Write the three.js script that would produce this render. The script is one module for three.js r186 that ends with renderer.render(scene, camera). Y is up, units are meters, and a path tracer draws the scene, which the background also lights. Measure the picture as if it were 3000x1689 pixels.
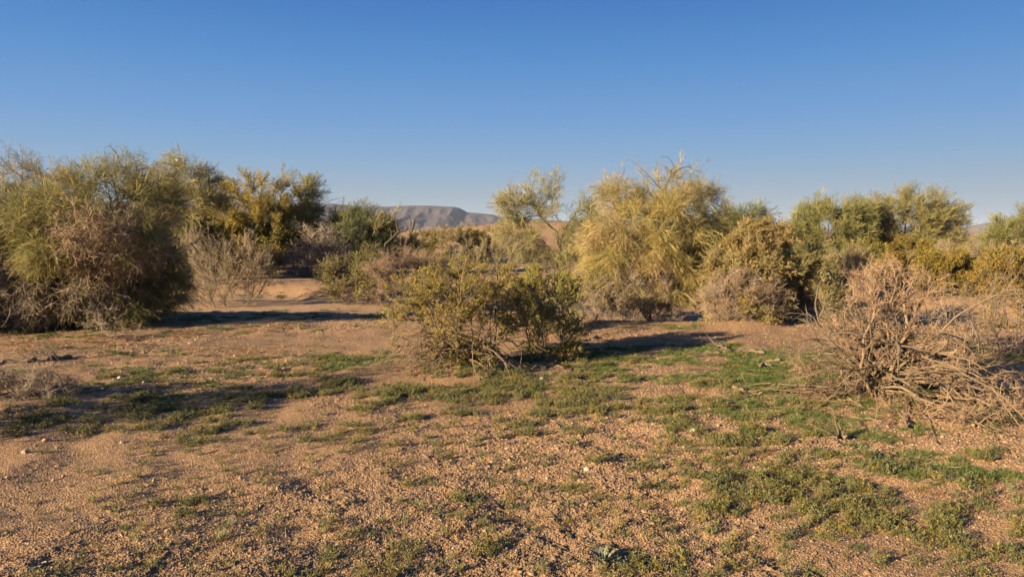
import * as THREE from 'three';

// ---------------------------------------------------------------- camera, sky, sun, exposure
const F = 2065, CX = 1500, CY = 844.5, HORIZON = 672, EYE = 1.7;      // the lens in the photograph's own pixels
const PITCH = Math.atan((CY - HORIZON) / F);
const scene = new THREE.Scene();
const camera = new THREE.PerspectiveCamera(2 * Math.atan(CY / F) * 180 / Math.PI, 3000 / 1689, 0.1, 60000);
camera.position.set(0, EYE, 0);
camera.rotation.x = -PITCH;
const EXPOSURE = 3.3;
const SUN_EL = 17 * Math.PI / 180, SUN_DIR = new THREE.Vector3(-0.92 * Math.cos(SUN_EL), Math.sin(SUN_EL), 0.39 * Math.cos(SUN_EL)).normalize();
{
  const W = 512, H = 256, data = new Float32Array(W * H * 4);
  const stops = [[-90, .30, .26, .22], [-1, .43, .47, .49], [0, .43, .48, .52], [2.5, .36, .448, .525], [5.5, .24, .405, .61], [8.7, .163, .345, .65], [13.3, .09, .268, .60], [17.3, .056, .196, .535], [30, .042, .155, .465], [50, .036, .13, .40], [90, .03, .108, .34]];
  for (let j = 0; j < H; j++) {
    const el = ((j + 0.5) / H - 0.5) * 180;
    let k = 0; while (k < stops.length - 2 && stops[k + 1][0] < el) k++;
    const a = stops[k], b = stops[k + 1], t = Math.min(1, Math.max(0, (el - a[0]) / (b[0] - a[0])));
    for (let i = 0; i < W; i++) {
      const az = ((i + 0.5) / W - 0.5) * 2 * Math.PI, e = el * Math.PI / 180;
      const c = Math.cos(az) * Math.cos(e) * SUN_DIR.x + Math.sin(e) * SUN_DIR.y + Math.sin(az) * Math.cos(e) * SUN_DIR.z;
      const glow = el > 0 ? Math.pow(Math.max(0, c), 18) * 0.5 : 0;    // brighter air round the low sun, behind the viewer's left shoulder
      const o = (j * W + i) * 4;
      for (let q = 0; q < 3; q++) data[o + q] = (a[q + 1] + (b[q + 1] - a[q + 1]) * t + glow * [1, .8, .5][q]) / EXPOSURE;
      data[o + 3] = 1;
    }
  }
  const sky = new THREE.DataTexture(data, W, H, THREE.RGBAFormat, THREE.FloatType);
  sky.mapping = THREE.EquirectangularReflectionMapping; sky.magFilter = THREE.LinearFilter; sky.needsUpdate = true;
  scene.background = sky; scene.environment = sky;
}
const sun = new THREE.DirectionalLight(new THREE.Color(1.0, 0.78, 0.50), 5);
sun.position.copy(SUN_DIR).multiplyScalar(60); sun.castShadow = true; sun.shadow.radius = 1.2; sun.shadow.mapSize.set(4096, 4096);
Object.assign(sun.shadow.camera, { left: -45, right: 45, top: 30, bottom: -30, near: 1, far: 160 });
scene.add(sun, sun.target); sun.target.position.set(0, 0, -15);

// ---------------------------------------------------------------- random numbers, noise
const rngOf = (s) => () => { s |= 0; s = s + 0x6D2B79F5 | 0; let t = Math.imul(s ^ s >>> 15, 1 | s); t = t + Math.imul(t ^ t >>> 7, 61 | t) ^ t; return ((t ^ t >>> 14) >>> 0) / 4294967296; };
const hash2 = (x, y) => { let h = Math.imul(x, 374761393) + Math.imul(y, 668265263) | 0; h = Math.imul(h ^ h >>> 13, 1274126177); return ((h ^ h >>> 16) >>> 0) / 4294967296; };
function noise(x, y) {
  const ix = Math.floor(x), iy = Math.floor(y), fx = x - ix, fy = y - iy, u = fx * fx * (3 - 2 * fx), v = fy * fy * (3 - 2 * fy);
  const a = hash2(ix, iy), b = hash2(ix + 1, iy), c = hash2(ix, iy + 1), d = hash2(ix + 1, iy + 1);
  return (a + (b - a) * u + (c - a) * v + (a - b - c + d) * u * v) * 2 - 1;
}
const fbm = (x, y, n = 4) => { let s = 0, a = 0.5; for (let i = 0; i < n; i++) { s += a * noise(x, y); x = x * 2.03 + 17.1; y = y * 2.03 - 9.7; a *= 0.5; } return s; };
const sstep = (a, b, x) => { const t = Math.min(1, Math.max(0, (x - a) / (b - a))); return t * t * (3 - 2 * t); };
const lerp = (a, b, t) => a + (b - a) * t;
const V = (x, y, z) => new THREE.Vector3(x, y, z);

// ---------------------------------------------------------------- lie of the land
const MOUNDS = [];                                                    // low sand mounds that gathered under bushes: [x, z, radius, height]
function broad(x, z) {                                                // everything but the fine relief
  const d = -z;
  let h = 0.10 * fbm(x * 0.11 + 3, z * 0.11, 3) * sstep(2, 9, d) + 0.035 * fbm(x * 0.6, z * 0.6 + 40, 3);
  const mid = 17.3 - 0.16 * x + 0.9 * Math.sin(x * 0.25 + 1), half = 3.6 + 0.5 * Math.sin(x * 0.4);     // the sandy wash behind the first plants
  const w = 1 - sstep(half - 0.9, half + 0.6 + 0.8 * noise(x * 0.5, z * 0.5), Math.abs(d - mid));
  h -= 0.36 * w * (d > 5 ? 1 : 0);
  h += 1.05 * sstep(35, 52, d) * (0.75 + 0.25 * fbm(x * 0.08, z * 0.08, 3)) + (0.65 + 0.35 * fbm(x * 0.03 + 9, z * 0.03)) * sstep(50, 90, d + 0.25 * x) + 1.1 * sstep(-17, 6, x) * (1 - sstep(9, 24, x)) * sstep(48, 80, d) - 1.3 * sstep(10, 30, x) * sstep(36, 70, d) - 3.0 * sstep(110, 400, d);
  if (d > 38 && d < 200) h += 0.22 * fbm(x * 0.35, z * 0.35, 3);
  for (const [mx, mz, r, mh] of MOUNDS) { const q = ((x - mx) ** 2 + (z - mz) ** 2) / (r * r); if (q < 4) h += mh * Math.exp(-q * 1.6); }
  return h;
}
const washness = (x, z) => { const d = -z, mid = 17.3 - 0.16 * x + 0.9 * Math.sin(x * 0.25 + 1), half = 3.6 + 0.5 * Math.sin(x * 0.4); return d > 8 ? 1 - sstep(half - 1.2, half + 0.3, Math.abs(d - mid)) : 0; };
function fine(x, z) {                                                 // clods and ripples
  const r2 = x * x + z * z;
  if (r2 > 900) return 0;
  const rough = 0.35 + 0.9 * sstep(-0.15, 0.35, fbm(x * 0.55 + 20, z * 0.55, 3));
  let h = 0.020 * noise(x * 3.1, z * 3.1) + 0.009 * rough * noise(x * 8 + 5, z * 8);
  if (r2 < 170) h += rough * (0.0055 * noise(x * 17, z * 17) + (r2 < 60 ? 0.0035 * noise(x * 37, z * 37) : 0));
  return h * (1 - 0.75 * washness(x, z));
}
const ground = (x, z) => broad(x, z) + fine(x, z);
const SP = Math.sin(PITCH), CP = Math.cos(PITCH);
function at(px, py, d) {                                              // the point that stands d metres out in the direction of a spot in the photograph
  const X = (px - CX) / F, Y = -(py - CY) / F, y = Y * CP - SP, z = Y * SP + CP, s = d / z;
  return V(X * s, EYE + y * s, -d);
}
function spot(px, py) {                                               // the ground there
  let lo = 2, d = 2;
  for (; d < 300; d *= 1.01) { const p = at(px, py, d); if (p.y < broad(p.x, p.z)) break; lo = d; }
  for (let i = 0; i < 20; i++) { const m = (lo + d) / 2, p = at(px, py, m); if (p.y < broad(p.x, p.z)) d = m; else lo = m; }
  const p = at(px, py, d); p.y = ground(p.x, p.z); return p;
}
for (const [px, py, r, h] of [[1360, 1085, 0.75, 0.15], [1600, 1015, 0.5, 0.06], [2600, 1140, 0.8, 0.10], [2180, 955, 0.7, 0.12], [60, 1210, 0.6, 0.08], [1900, 890, 2.0, 0.18], [650, 880, 1.5, 0.1]]) {
  const p = spot(px, py); MOUNDS.push([p.x, p.z, r, h]);
}

// ---------------------------------------------------------------- materials
function tex(W, fn, srgb, repeat) {
  const data = new Uint8Array(W * W * 4);
  for (let y = 0; y < W; y++) for (let x = 0; x < W; x++) { const c = fn(x, y), o = (y * W + x) * 4; for (let q = 0; q < 3; q++) data[o + q] = Math.max(0, Math.min(255, (c.length ? c[q] : c) * 255)); data[o + 3] = 255; }
  const t = new THREE.DataTexture(data, W, W); t.wrapS = t.wrapT = THREE.RepeatWrapping; t.magFilter = THREE.LinearFilter;
  if (srgb) t.colorSpace = THREE.SRGBColorSpace;
  if (repeat) t.repeat.set(...repeat);
  t.needsUpdate = true; return t;
}
// gravel: a mosaic of grains, wrapped; gives colour per grain and a domed height
const GW = 1024, GN = 120, grain = new Float32Array(GW * GW), tint = new Float32Array(GW * GW);
{
  const S = GW / GN, hw = (i, j, k) => hash2(((i % GN) + GN) % GN + k * 1000, ((j % GN) + GN) % GN);
  for (let y = 0; y < GW; y++) for (let x = 0; x < GW; x++) {
    const gx = x / S, gy = y / S, ix = Math.floor(gx), iy = Math.floor(gy); let best = 9, second = 9, id = 0;
    for (let j = iy - 1; j <= iy + 1; j++) for (let i = ix - 1; i <= ix + 1; i++) {
      const dx = i + hw(i, j, 1) - gx, dy = j + hw(i, j, 2) - gy, q = Math.sqrt(dx * dx + dy * dy) + 0.45 * hw(i, j, 4);
      if (q < best) { second = best; best = q; id = hw(i, j, 3); } else if (q < second) second = q;
    }
    grain[y * GW + x] = Math.min(1, (second - best) * 2.2) * (0.35 + 0.65 * id); tint[y * GW + x] = id;
  }
}
const gravelMap = tex(GW, (x, y) => { const k = y * GW + x, t = tint[k], n = hash2(x, y), v = 0.80 + 0.20 * (t - 0.5) + 0.07 * (n - 0.5); const g = t > 0.86 ? 0.05 : t < 0.1 ? -0.06 : 0; return [v + g * 0.5, v + g * 0.9, v + g * 1.4]; }, true);
const gravelBump = tex(GW, (x, y) => grain[y * GW + x]);
const barkMap = tex(256, (x, y) => { const n = 0.5 + 0.5 * noise(x * 0.12, y * 0.02) * 0.7 + 0.22 * (hash2(x, y) - 0.5) + 0.2 * noise(x * 0.4, y * 0.05); const v = 0.62 + 0.33 * n; return [v, v, v * 0.98]; }, true, [1, 3]);
const barkBump = tex(256, (x, y) => 0.5 + 0.35 * noise(x * 0.12, y * 0.02) + 0.15 * noise(x * 0.4, y * 0.05), false, [1, 3]);
const mat = (r, g, b, o = {}) => { const m = new THREE.MeshStandardMaterial({ roughness: 0.92, ...o }); m.color.setRGB(r, g, b); return m; };
const bark = (r, g, b) => mat(r, g, b, { map: barkMap, bumpMap: barkBump, bumpScale: 0.004 });
const M = {
  ground: new THREE.MeshStandardMaterial({ roughness: 0.97, vertexColors: true, map: gravelMap, bumpMap: gravelBump, bumpScale: 0.009 }),
  hill: new THREE.MeshStandardMaterial({ roughness: 1, vertexColors: true }),
  stone: mat(1, 1, 1, { roughness: 0.9, bumpMap: gravelBump, bumpScale: 0.002 }),
  darkBark: bark(.085, .065, .05), greenBark: bark(.19, .17, .055), greyBark: bark(.20, .155, .115), paleWood: bark(.34, .24, .145), deadWood: bark(.235, .175, .12), creosoteBark: bark(.17, .135, .105), logWood: bark(.31, .225, .145),
  spray: mat(1, 1, 1, { roughness: 0.85, vertexColors: true }),
  leafy: mat(1, 1, 1, { roughness: 0.7, vertexColors: true, side: THREE.DoubleSide }),
};

// ---------------------------------------------------------------- mesh building
class Buf {
  constructor() { this.p = []; this.n = []; this.u = []; this.c = []; this.i = []; this.k = [1, 1, 1]; }
  vert(p, n, u = 0, v = 0) { this.p.push(p.x, p.y, p.z); this.n.push(n.x, n.y, n.z); this.u.push(u, v); this.c.push(...this.k); return this.p.length / 3 - 1; }
  tube(pts, rad, sides) {                                             // tapered round bar through the points, closed at its tip
    const t = V(0, 0, 0), nrm = V(0, 0, 0), bi = V(0, 0, 0), m = V(0, 0, 0); let len = 0, prev = -1;
    for (let k = 0; k < pts.length; k++) {
      t.subVectors(pts[Math.min(k + 1, pts.length - 1)], pts[Math.max(k - 1, 0)]).normalize();
      if (k === 0) { nrm.set(Math.abs(t.y) > 0.9 ? 1 : 0, Math.abs(t.y) > 0.9 ? 0 : 1, 0); }
      nrm.addScaledVector(t, -nrm.dot(t)); if (nrm.lengthSq() < 1e-8) nrm.set(0.3, 0.2, 0.9).addScaledVector(t, -t.z); nrm.normalize(); bi.crossVectors(t, nrm);
      if (k) len += pts[k].distanceTo(pts[k - 1]);
      const first = this.p.length / 3, last = k === pts.length - 1;
      if (last && k > 0) {
        const tip = this.vert(m.copy(pts[k]).addScaledVector(t, rad[k]), t, 0.5, len);
        for (let s = 0; s < sides; s++) this.i.push(prev + s, prev + s + 1, tip);
      } else {
        for (let s = 0; s <= sides; s++) { const a = s / sides * 2 * Math.PI, c = Math.cos(a), d = Math.sin(a); const n = V(nrm.x * c + bi.x * d, nrm.y * c + bi.y * d, nrm.z * c + bi.z * d); this.vert(m.copy(pts[k]).addScaledVector(n, rad[k]), n, s / sides, len); }
        if (k) for (let s = 0; s < sides; s++) this.i.push(prev + s, prev + s + 1, first + s, prev + s + 1, first + s + 1, first + s);
        prev = first;
      }
    }
  }
  leaf(p, dir, side, L, w) {                                          // a small folded blade: two faces meeting at the midrib
    const up = V(0, 0, 0).crossVectors(side, dir).normalize(), tip = p.clone().addScaledVector(dir, L), mid = p.clone().addScaledVector(dir, L * 0.5);
    const a = this.vert(p, up), b = this.vert(tip, up), l = this.vert(mid.clone().addScaledVector(side, w).addScaledVector(up, w * 0.35), up), r = this.vert(mid.addScaledVector(side, -w).addScaledVector(up, w * 0.35), up);
    this.i.push(a, l, b, a, b, r);
  }
  geo(col = false) {
    const g = new THREE.BufferGeometry();
    g.setAttribute('position', new THREE.BufferAttribute(new Float32Array(this.p), 3)); g.setAttribute('normal', new THREE.BufferAttribute(new Float32Array(this.n), 3)); g.setAttribute('uv', new THREE.BufferAttribute(new Float32Array(this.u), 2));
    if (col) g.setAttribute('color', new THREE.BufferAttribute(new Float32Array(this.c), 3));
    g.setIndex(this.p.length / 3 > 65535 ? new THREE.BufferAttribute(new Uint32Array(this.i), 1) : new THREE.BufferAttribute(new Uint16Array(this.i), 1));
    return g;
  }
}
const names = {};
const numbered = (n) => { const k = names[n] = (names[n] ?? -1) + 1; return k ? n + '_' + String(k).padStart(3, '0') : n; };
function thing(name, label, category, p, group) {
  const o = new THREE.Group(); o.name = numbered(name); o.position.copy(p); o.userData = { label, category }; if (group) o.userData.group = group; scene.add(o); return o;
}
function part(name, geo, m, parent, label) { const o = new THREE.Mesh(geo, m); o.name = name; o.castShadow = o.receiveShadow = true; parent.add(o); if (label) o.userData.label = label; return o; }

// ---------------------------------------------------------------- sprays of twigs and leaves (metre-long patterns, set many times over a plant)
const randDir = (r) => { const z = r() * 2 - 1, a = r() * 6.283, s = Math.sqrt(1 - z * z); return V(s * Math.cos(a), z, s * Math.sin(a)); };
const bend = (d, r, k) => d.clone().addScaledVector(randDir(r), k).normalize();
function curve(p, d, L, n, r, wob, pull, kp = 0) { const out = [p.clone()], c = p.clone(), e = d.clone(); for (let i = 0; i < n; i++) { e.addScaledVector(randDir(r), wob); if (pull) e.addScaledVector(pull, kp); e.normalize(); c.addScaledVector(e, L / n); out.push(c.clone()); } return out; }
const taper = (n, a, b) => Array.from({ length: n + 1 }, (_, i) => lerp(a, b, i / n));
const UP = V(0, 1, 0), DOWN = V(0, -1, 0);
function broom(seed, n, th, spread) {                                 // upright fan of smooth green twigs
  const r = rngOf(seed), b = new Buf(), stem = curve(V(0, 0, 0), UP, 1, 4, r, 0.12);
  b.tube(stem, taper(4, th * 1.6, th * 0.6), 3);
  for (let i = 0; i < n; i++) {
    const t = 0.08 + 0.85 * r(), k = Math.min(3, Math.floor(t * 4)), p = stem[k].clone().lerp(stem[k + 1], t * 4 - k), L = (1 - t) * 0.65 + 0.22;
    const bold = r() < .32, v = bold ? 1.05 + .5 * r() : .45 + .6 * r(), w = bold ? th * 1.7 : th * .85; b.k = r() < 0.14 ? [1.5, 1.15, .8] : [v, v * (.95 + .1 * r()), v * .92];  // thick bright and thin dark twigs: sun and shade put into the colour
    const tw = curve(p, bend(UP, r, spread), L, 3, r, 0.24, UP, 0.10); b.tube(tw, taper(3, w, w * 0.5), 3);
    for (let q = 0; q < 2; q++) b.tube(curve(tw[1].clone().lerp(tw[q ? 2 : 0], 0.5 * r()), bend(tw[2].clone().sub(tw[0]).normalize(), r, 0.9), L * 0.45, 2, r, 0.3), taper(2, th * 0.75, th * 0.4), 3);
  }
  return b.geo(true);
}
function droop(seed, n, th) {                                         // twigs that arch out and hang
  const r = rngOf(seed), b = new Buf(), stem = curve(V(0, 0, 0), V(0.8, 0.35, 0).normalize(), 1.15, 5, r, 0.10, DOWN, 0.34);
  b.tube(stem, taper(5, th * 1.6, th * 0.6), 3);
  for (let i = 0; i < n; i++) {
    const t = 0.05 + 0.9 * r(), k = Math.min(4, Math.floor(t * 5)), p = stem[k].clone().lerp(stem[k + 1], t * 5 - k), L = 0.25 + 0.45 * r();
    const bold = r() < .32, v = bold ? 1.05 + .5 * r() : .45 + .6 * r(), w = bold ? th * 1.7 : th * .85; b.k = r() < 0.14 ? [1.5, 1.15, .8] : [v, v * (.95 + .1 * r()), v * .92];  // brighter and darker strands imitate sunlit and shaded twigs
    const d = bend(stem[k + 1].clone().sub(stem[k]).normalize(), r, 0.75), tw = curve(p, d, L, 3, r, 0.28, DOWN, 0.24); b.tube(tw, taper(3, w, w * 0.5), 3);
    b.tube(curve(tw[1], bend(d, r, 0.7), L * 0.5, 2, r, 0.1, DOWN, 0.3), taper(2, th * 0.7, th * 0.4), 3);
  }
  return b.geo(true);
}
function dry(seed, n, th, zig) {                                      // stiff zigzag dead twigs with thorns
  const r = rngOf(seed), b = new Buf(), stem = curve(V(0, 0, 0), UP, 1, 6, r, zig);
  b.k = [1, 1, 1]; b.tube(stem, taper(6, th * 1.7, th * 0.7), 3);
  for (let i = 0; i < n; i++) {
    const t = 0.08 + 0.88 * r(), k = Math.min(5, Math.floor(t * 6)), p = stem[k].clone().lerp(stem[k + 1], t * 6 - k), L = 0.15 + 0.4 * r(), v = 0.8 + 0.4 * r();
    b.k = [v, v * (0.94 + 0.06 * r()), v * 0.97];
    const tw = curve(p, bend(stem[k + 1].clone().sub(stem[k]).normalize(), r, 1.1), L, 3, r, zig); b.tube(tw, taper(3, th, th * 0.5), 3);
    for (let q = 0; q < 2; q++) b.tube(curve(tw[1 + q], bend(tw[1 + q].clone().sub(tw[q]).normalize(), r, 1.3), L * (0.2 + 0.35 * r()), 1, r, 0.1), [th * 0.7, th * 0.35], 3);
  }
  return b.geo(true);
}
function leafy(seed, n, th, leaves, size, wood, cols) {               // twigs set with small leaves
  const r = rngOf(seed), b = new Buf(), stem = curve(V(0, 0, 0), UP, 1, 4, r, 0.22);
  b.k = wood; b.tube(stem, taper(4, th * 1.7, th * 0.6), 3);
  for (let i = 0; i < n; i++) {
    const t = 0.1 + 0.88 * r(), k = Math.min(3, Math.floor(t * 4)), p = stem[k].clone().lerp(stem[k + 1], t * 4 - k), L = 0.2 + 0.35 * (1 - t) + 0.15 * r();
    b.k = wood; const tw = curve(p, bend(UP, r, 0.8), L, 2, r, 0.25); b.tube(tw, taper(2, th, th * 0.5), 3);
    for (let q = 0; q < leaves; q++) {
      const s = 0.2 + 0.85 * r(), a = Math.min(1, Math.floor(s * 2)), o = tw[a].clone().lerp(tw[a + 1], s * 2 - a).addScaledVector(randDir(r), size * 0.6), d = bend(tw[2].clone().sub(tw[0]).normalize(), r, 1.0), c = cols[Math.floor(r() * cols.length)], v = 0.8 + 0.4 * r();
      b.k = [c[0] * v, c[1] * v, c[2] * v]; b.leaf(o, d, V(0, 0, 0).crossVectors(d, randDir(r)).normalize(), size * (0.7 + 0.6 * r()), size * 0.38);
    }
  }
  return b.geo(true);
}
const three = (f) => [1, 2, 3].map(f);
const CREO = [[.215, .185, .014], [.27, .205, .014], [.13, .13, .014], [.35, .205, .016], [.30, .165, .02], [.19, .14, .014], [.10, .105, .015], [.11, .11, .014]];
const SALT = [[.19, .16, .05], [.155, .14, .045], [.24, .175, .055], [.12, .112, .04], [.22, .155, .045]];
const SPRAY = {
  broom: three((s) => broom(10 + s, 4, 0.0062, 0.9)), broomFar: three((s) => broom(20 + s, 5, 0.0075, 0.8)),
  droop: three((s) => droop(30 + s, 4, 0.0062)), droopFar: three((s) => droop(40 + s, 5, 0.0078)),
  dry: three((s) => dry(50 + s, 9, 0.0105, 0.35)), dryFine: three((s) => dry(60 + s, 12, 0.0085, 0.3)), brush: three((s) => dry(64 + s, 12, 0.009, 0.12)),
  creosote: three((s) => leafy(70 + s, 9, 0.011, 14, 0.064, [.24, .19, .14], CREO)), creosoteFar: three((s) => leafy(80 + s, 10, 0.012, 12, 0.09, [.14, .11, .07], CREO)),
  salt: three((s) => leafy(90 + s, 11, 0.010, 18, 0.05, [.24, .18, .10], SALT)),
  gold: three((s) => leafy(100 + s, 12, 0.010, 11, 0.045, [.20, .17, .05], [[.37, .24, .02], [.30, .21, .022], [.19, .16, .027], [.41, .26, .018]])),
  tips: three((s) => leafy(110 + s, 7, 0.010, 5, 0.05, [.27, .205, .14], SALT)),
};

// ---------------------------------------------------------------- plants: a skeleton that grows towards points spread through the crown
function grow(roots, targets, o) {
  const r = o.rng, P = [], par = [], dir = [], kids = []; roots.forEach((line) => { let last = -1; line.forEach((q, k) => { P.push(q.clone()); par.push(last); dir.push(k ? q.clone().sub(line[k - 1]).normalize() : UP.clone()); kids.push(0); if (last >= 0) kids[last]++; last = P.length - 1; }); });
  const n = targets.length, near = new Int32Array(n), dist = new Float32Array(n).fill(1e9), alive = new Uint8Array(n).fill(1);
  const look = (from) => { for (let a = 0; a < n; a++) if (alive[a]) { const t = targets[a]; for (let k = from; k < P.length; k++) { const q = P[k], dx = t.x - q.x, dy = t.y - q.y, dz = t.z - q.z, d = dx * dx + dy * dy + dz * dz; if (d < dist[a]) { dist[a] = d; near[a] = k; } } if (dist[a] < o.kill * o.kill) alive[a] = 0; } };
  look(0);
  for (let it = 0; it < (o.iter ?? 90); it++) {
    const sum = new Map(), from = P.length;
    for (let a = 0; a < n; a++) if (alive[a]) { const k = near[a]; let s = sum.get(k); if (!s) sum.set(k, s = V(0, 0, 0)); s.add(targets[a].clone().sub(P[k]).normalize()); }
    if (!sum.size) break;
    for (const [k, s] of sum) {
      if (kids[k] > 3) { for (let a = 0; a < n; a++) if (alive[a] && near[a] === k) alive[a] = 0; continue; }
      const d = s.normalize().addScaledVector(dir[k], o.inertia ?? 0.5).addScaledVector(randDir(r), o.wobble ?? 0.25); d.y += o.lift ?? 0; d.normalize();
      const q = P[k].clone().addScaledVector(d, o.step * (0.7 + 0.6 * r())); const g = ground(q.x, q.z) + 0.02; if (q.y < g) q.y = g;
      P.push(q); par.push(k); dir.push(d); kids[k]++; kids.push(0);
    }
    look(from);
  }
  const rad = new Float32Array(P.length), e = o.exp ?? 2.3;
  for (let k = P.length - 1; k >= 0; k--) { rad[k] = Math.min(o.max ?? 9, kids[k] ? Math.pow(rad[k], 1 / e) : o.tip); if (par[k] >= 0) rad[par[k]] += Math.pow(rad[k], e); }
  return { P, par, dir, kids, rad };
}
function chains(sk) {                                                 // unbranched runs, each from its parent to its tip
  const { P, par, rad } = sk, big = new Int32Array(P.length).fill(-1), out = [];
  for (let k = 0; k < P.length; k++) if (par[k] >= 0 && (big[par[k]] < 0 || rad[k] > rad[big[par[k]]])) big[par[k]] = k;
  for (let k = 0; k < P.length; k++) if (par[k] < 0 || big[par[k]] !== k) {
    const c = par[k] >= 0 ? [par[k]] : [], rr = par[k] >= 0 ? [rad[k]] : []; let q = k;
    while (q >= 0) { c.push(q); rr.push(rad[q]); q = big[q]; }
    if (c.length > 1) out.push({ nodes: c, rad: rr, root: par[k] < 0 });
  }
  return out;
}
const inst = new THREE.Matrix4(), quat = new THREE.Quaternion(), sc3 = V(1, 1, 1), tintC = new THREE.Color();
function scatter(name, geos, m, parent, places, label) {              // places: {p, q, s, c}; one set of copies per pattern
  geos.forEach((g, v) => {
    const mine = places.filter((_, i) => i % geos.length === v); if (!mine.length) return;
    const o = new THREE.InstancedMesh(g, m, mine.length); o.name = name; o.castShadow = o.receiveShadow = true; o.userData.kind = 'stuff'; if (label) o.userData.label = label;
    mine.forEach((w, i) => { if (w.s.isVector3) sc3.copy(w.s); else sc3.setScalar(w.s); o.setMatrixAt(i, inst.compose(w.p, w.q, sc3)); o.setColorAt(i, tintC.setRGB(w.c[0], w.c[1], w.c[2])); });
    parent.add(o);
  });
}
function inBlob(b, r) { for (;;) { const v = V(r() * 2 - 1, r() * 2 - 1, r() * 2 - 1), q = v.lengthSq(); if (q < 1) { if (r() < 0.55) v.multiplyScalar(Math.pow(q, -0.25)); return V(b.c.x + v.x * b.r.x, b.c.y + v.y * b.r.y, b.c.z + v.z * b.r.z); } } }
const blobsOf = (list, d) => list.map(([px, py, rx, ry, dd = 0, w = 1]) => { const D = d + dd, k = D / F; return { c: at(px, py, D), r: V(rx * k, ry * k, 0.5 * (rx + ry) * k), w, vol: w * Math.pow(rx * ry * k * k, 0.9) }; });
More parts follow.
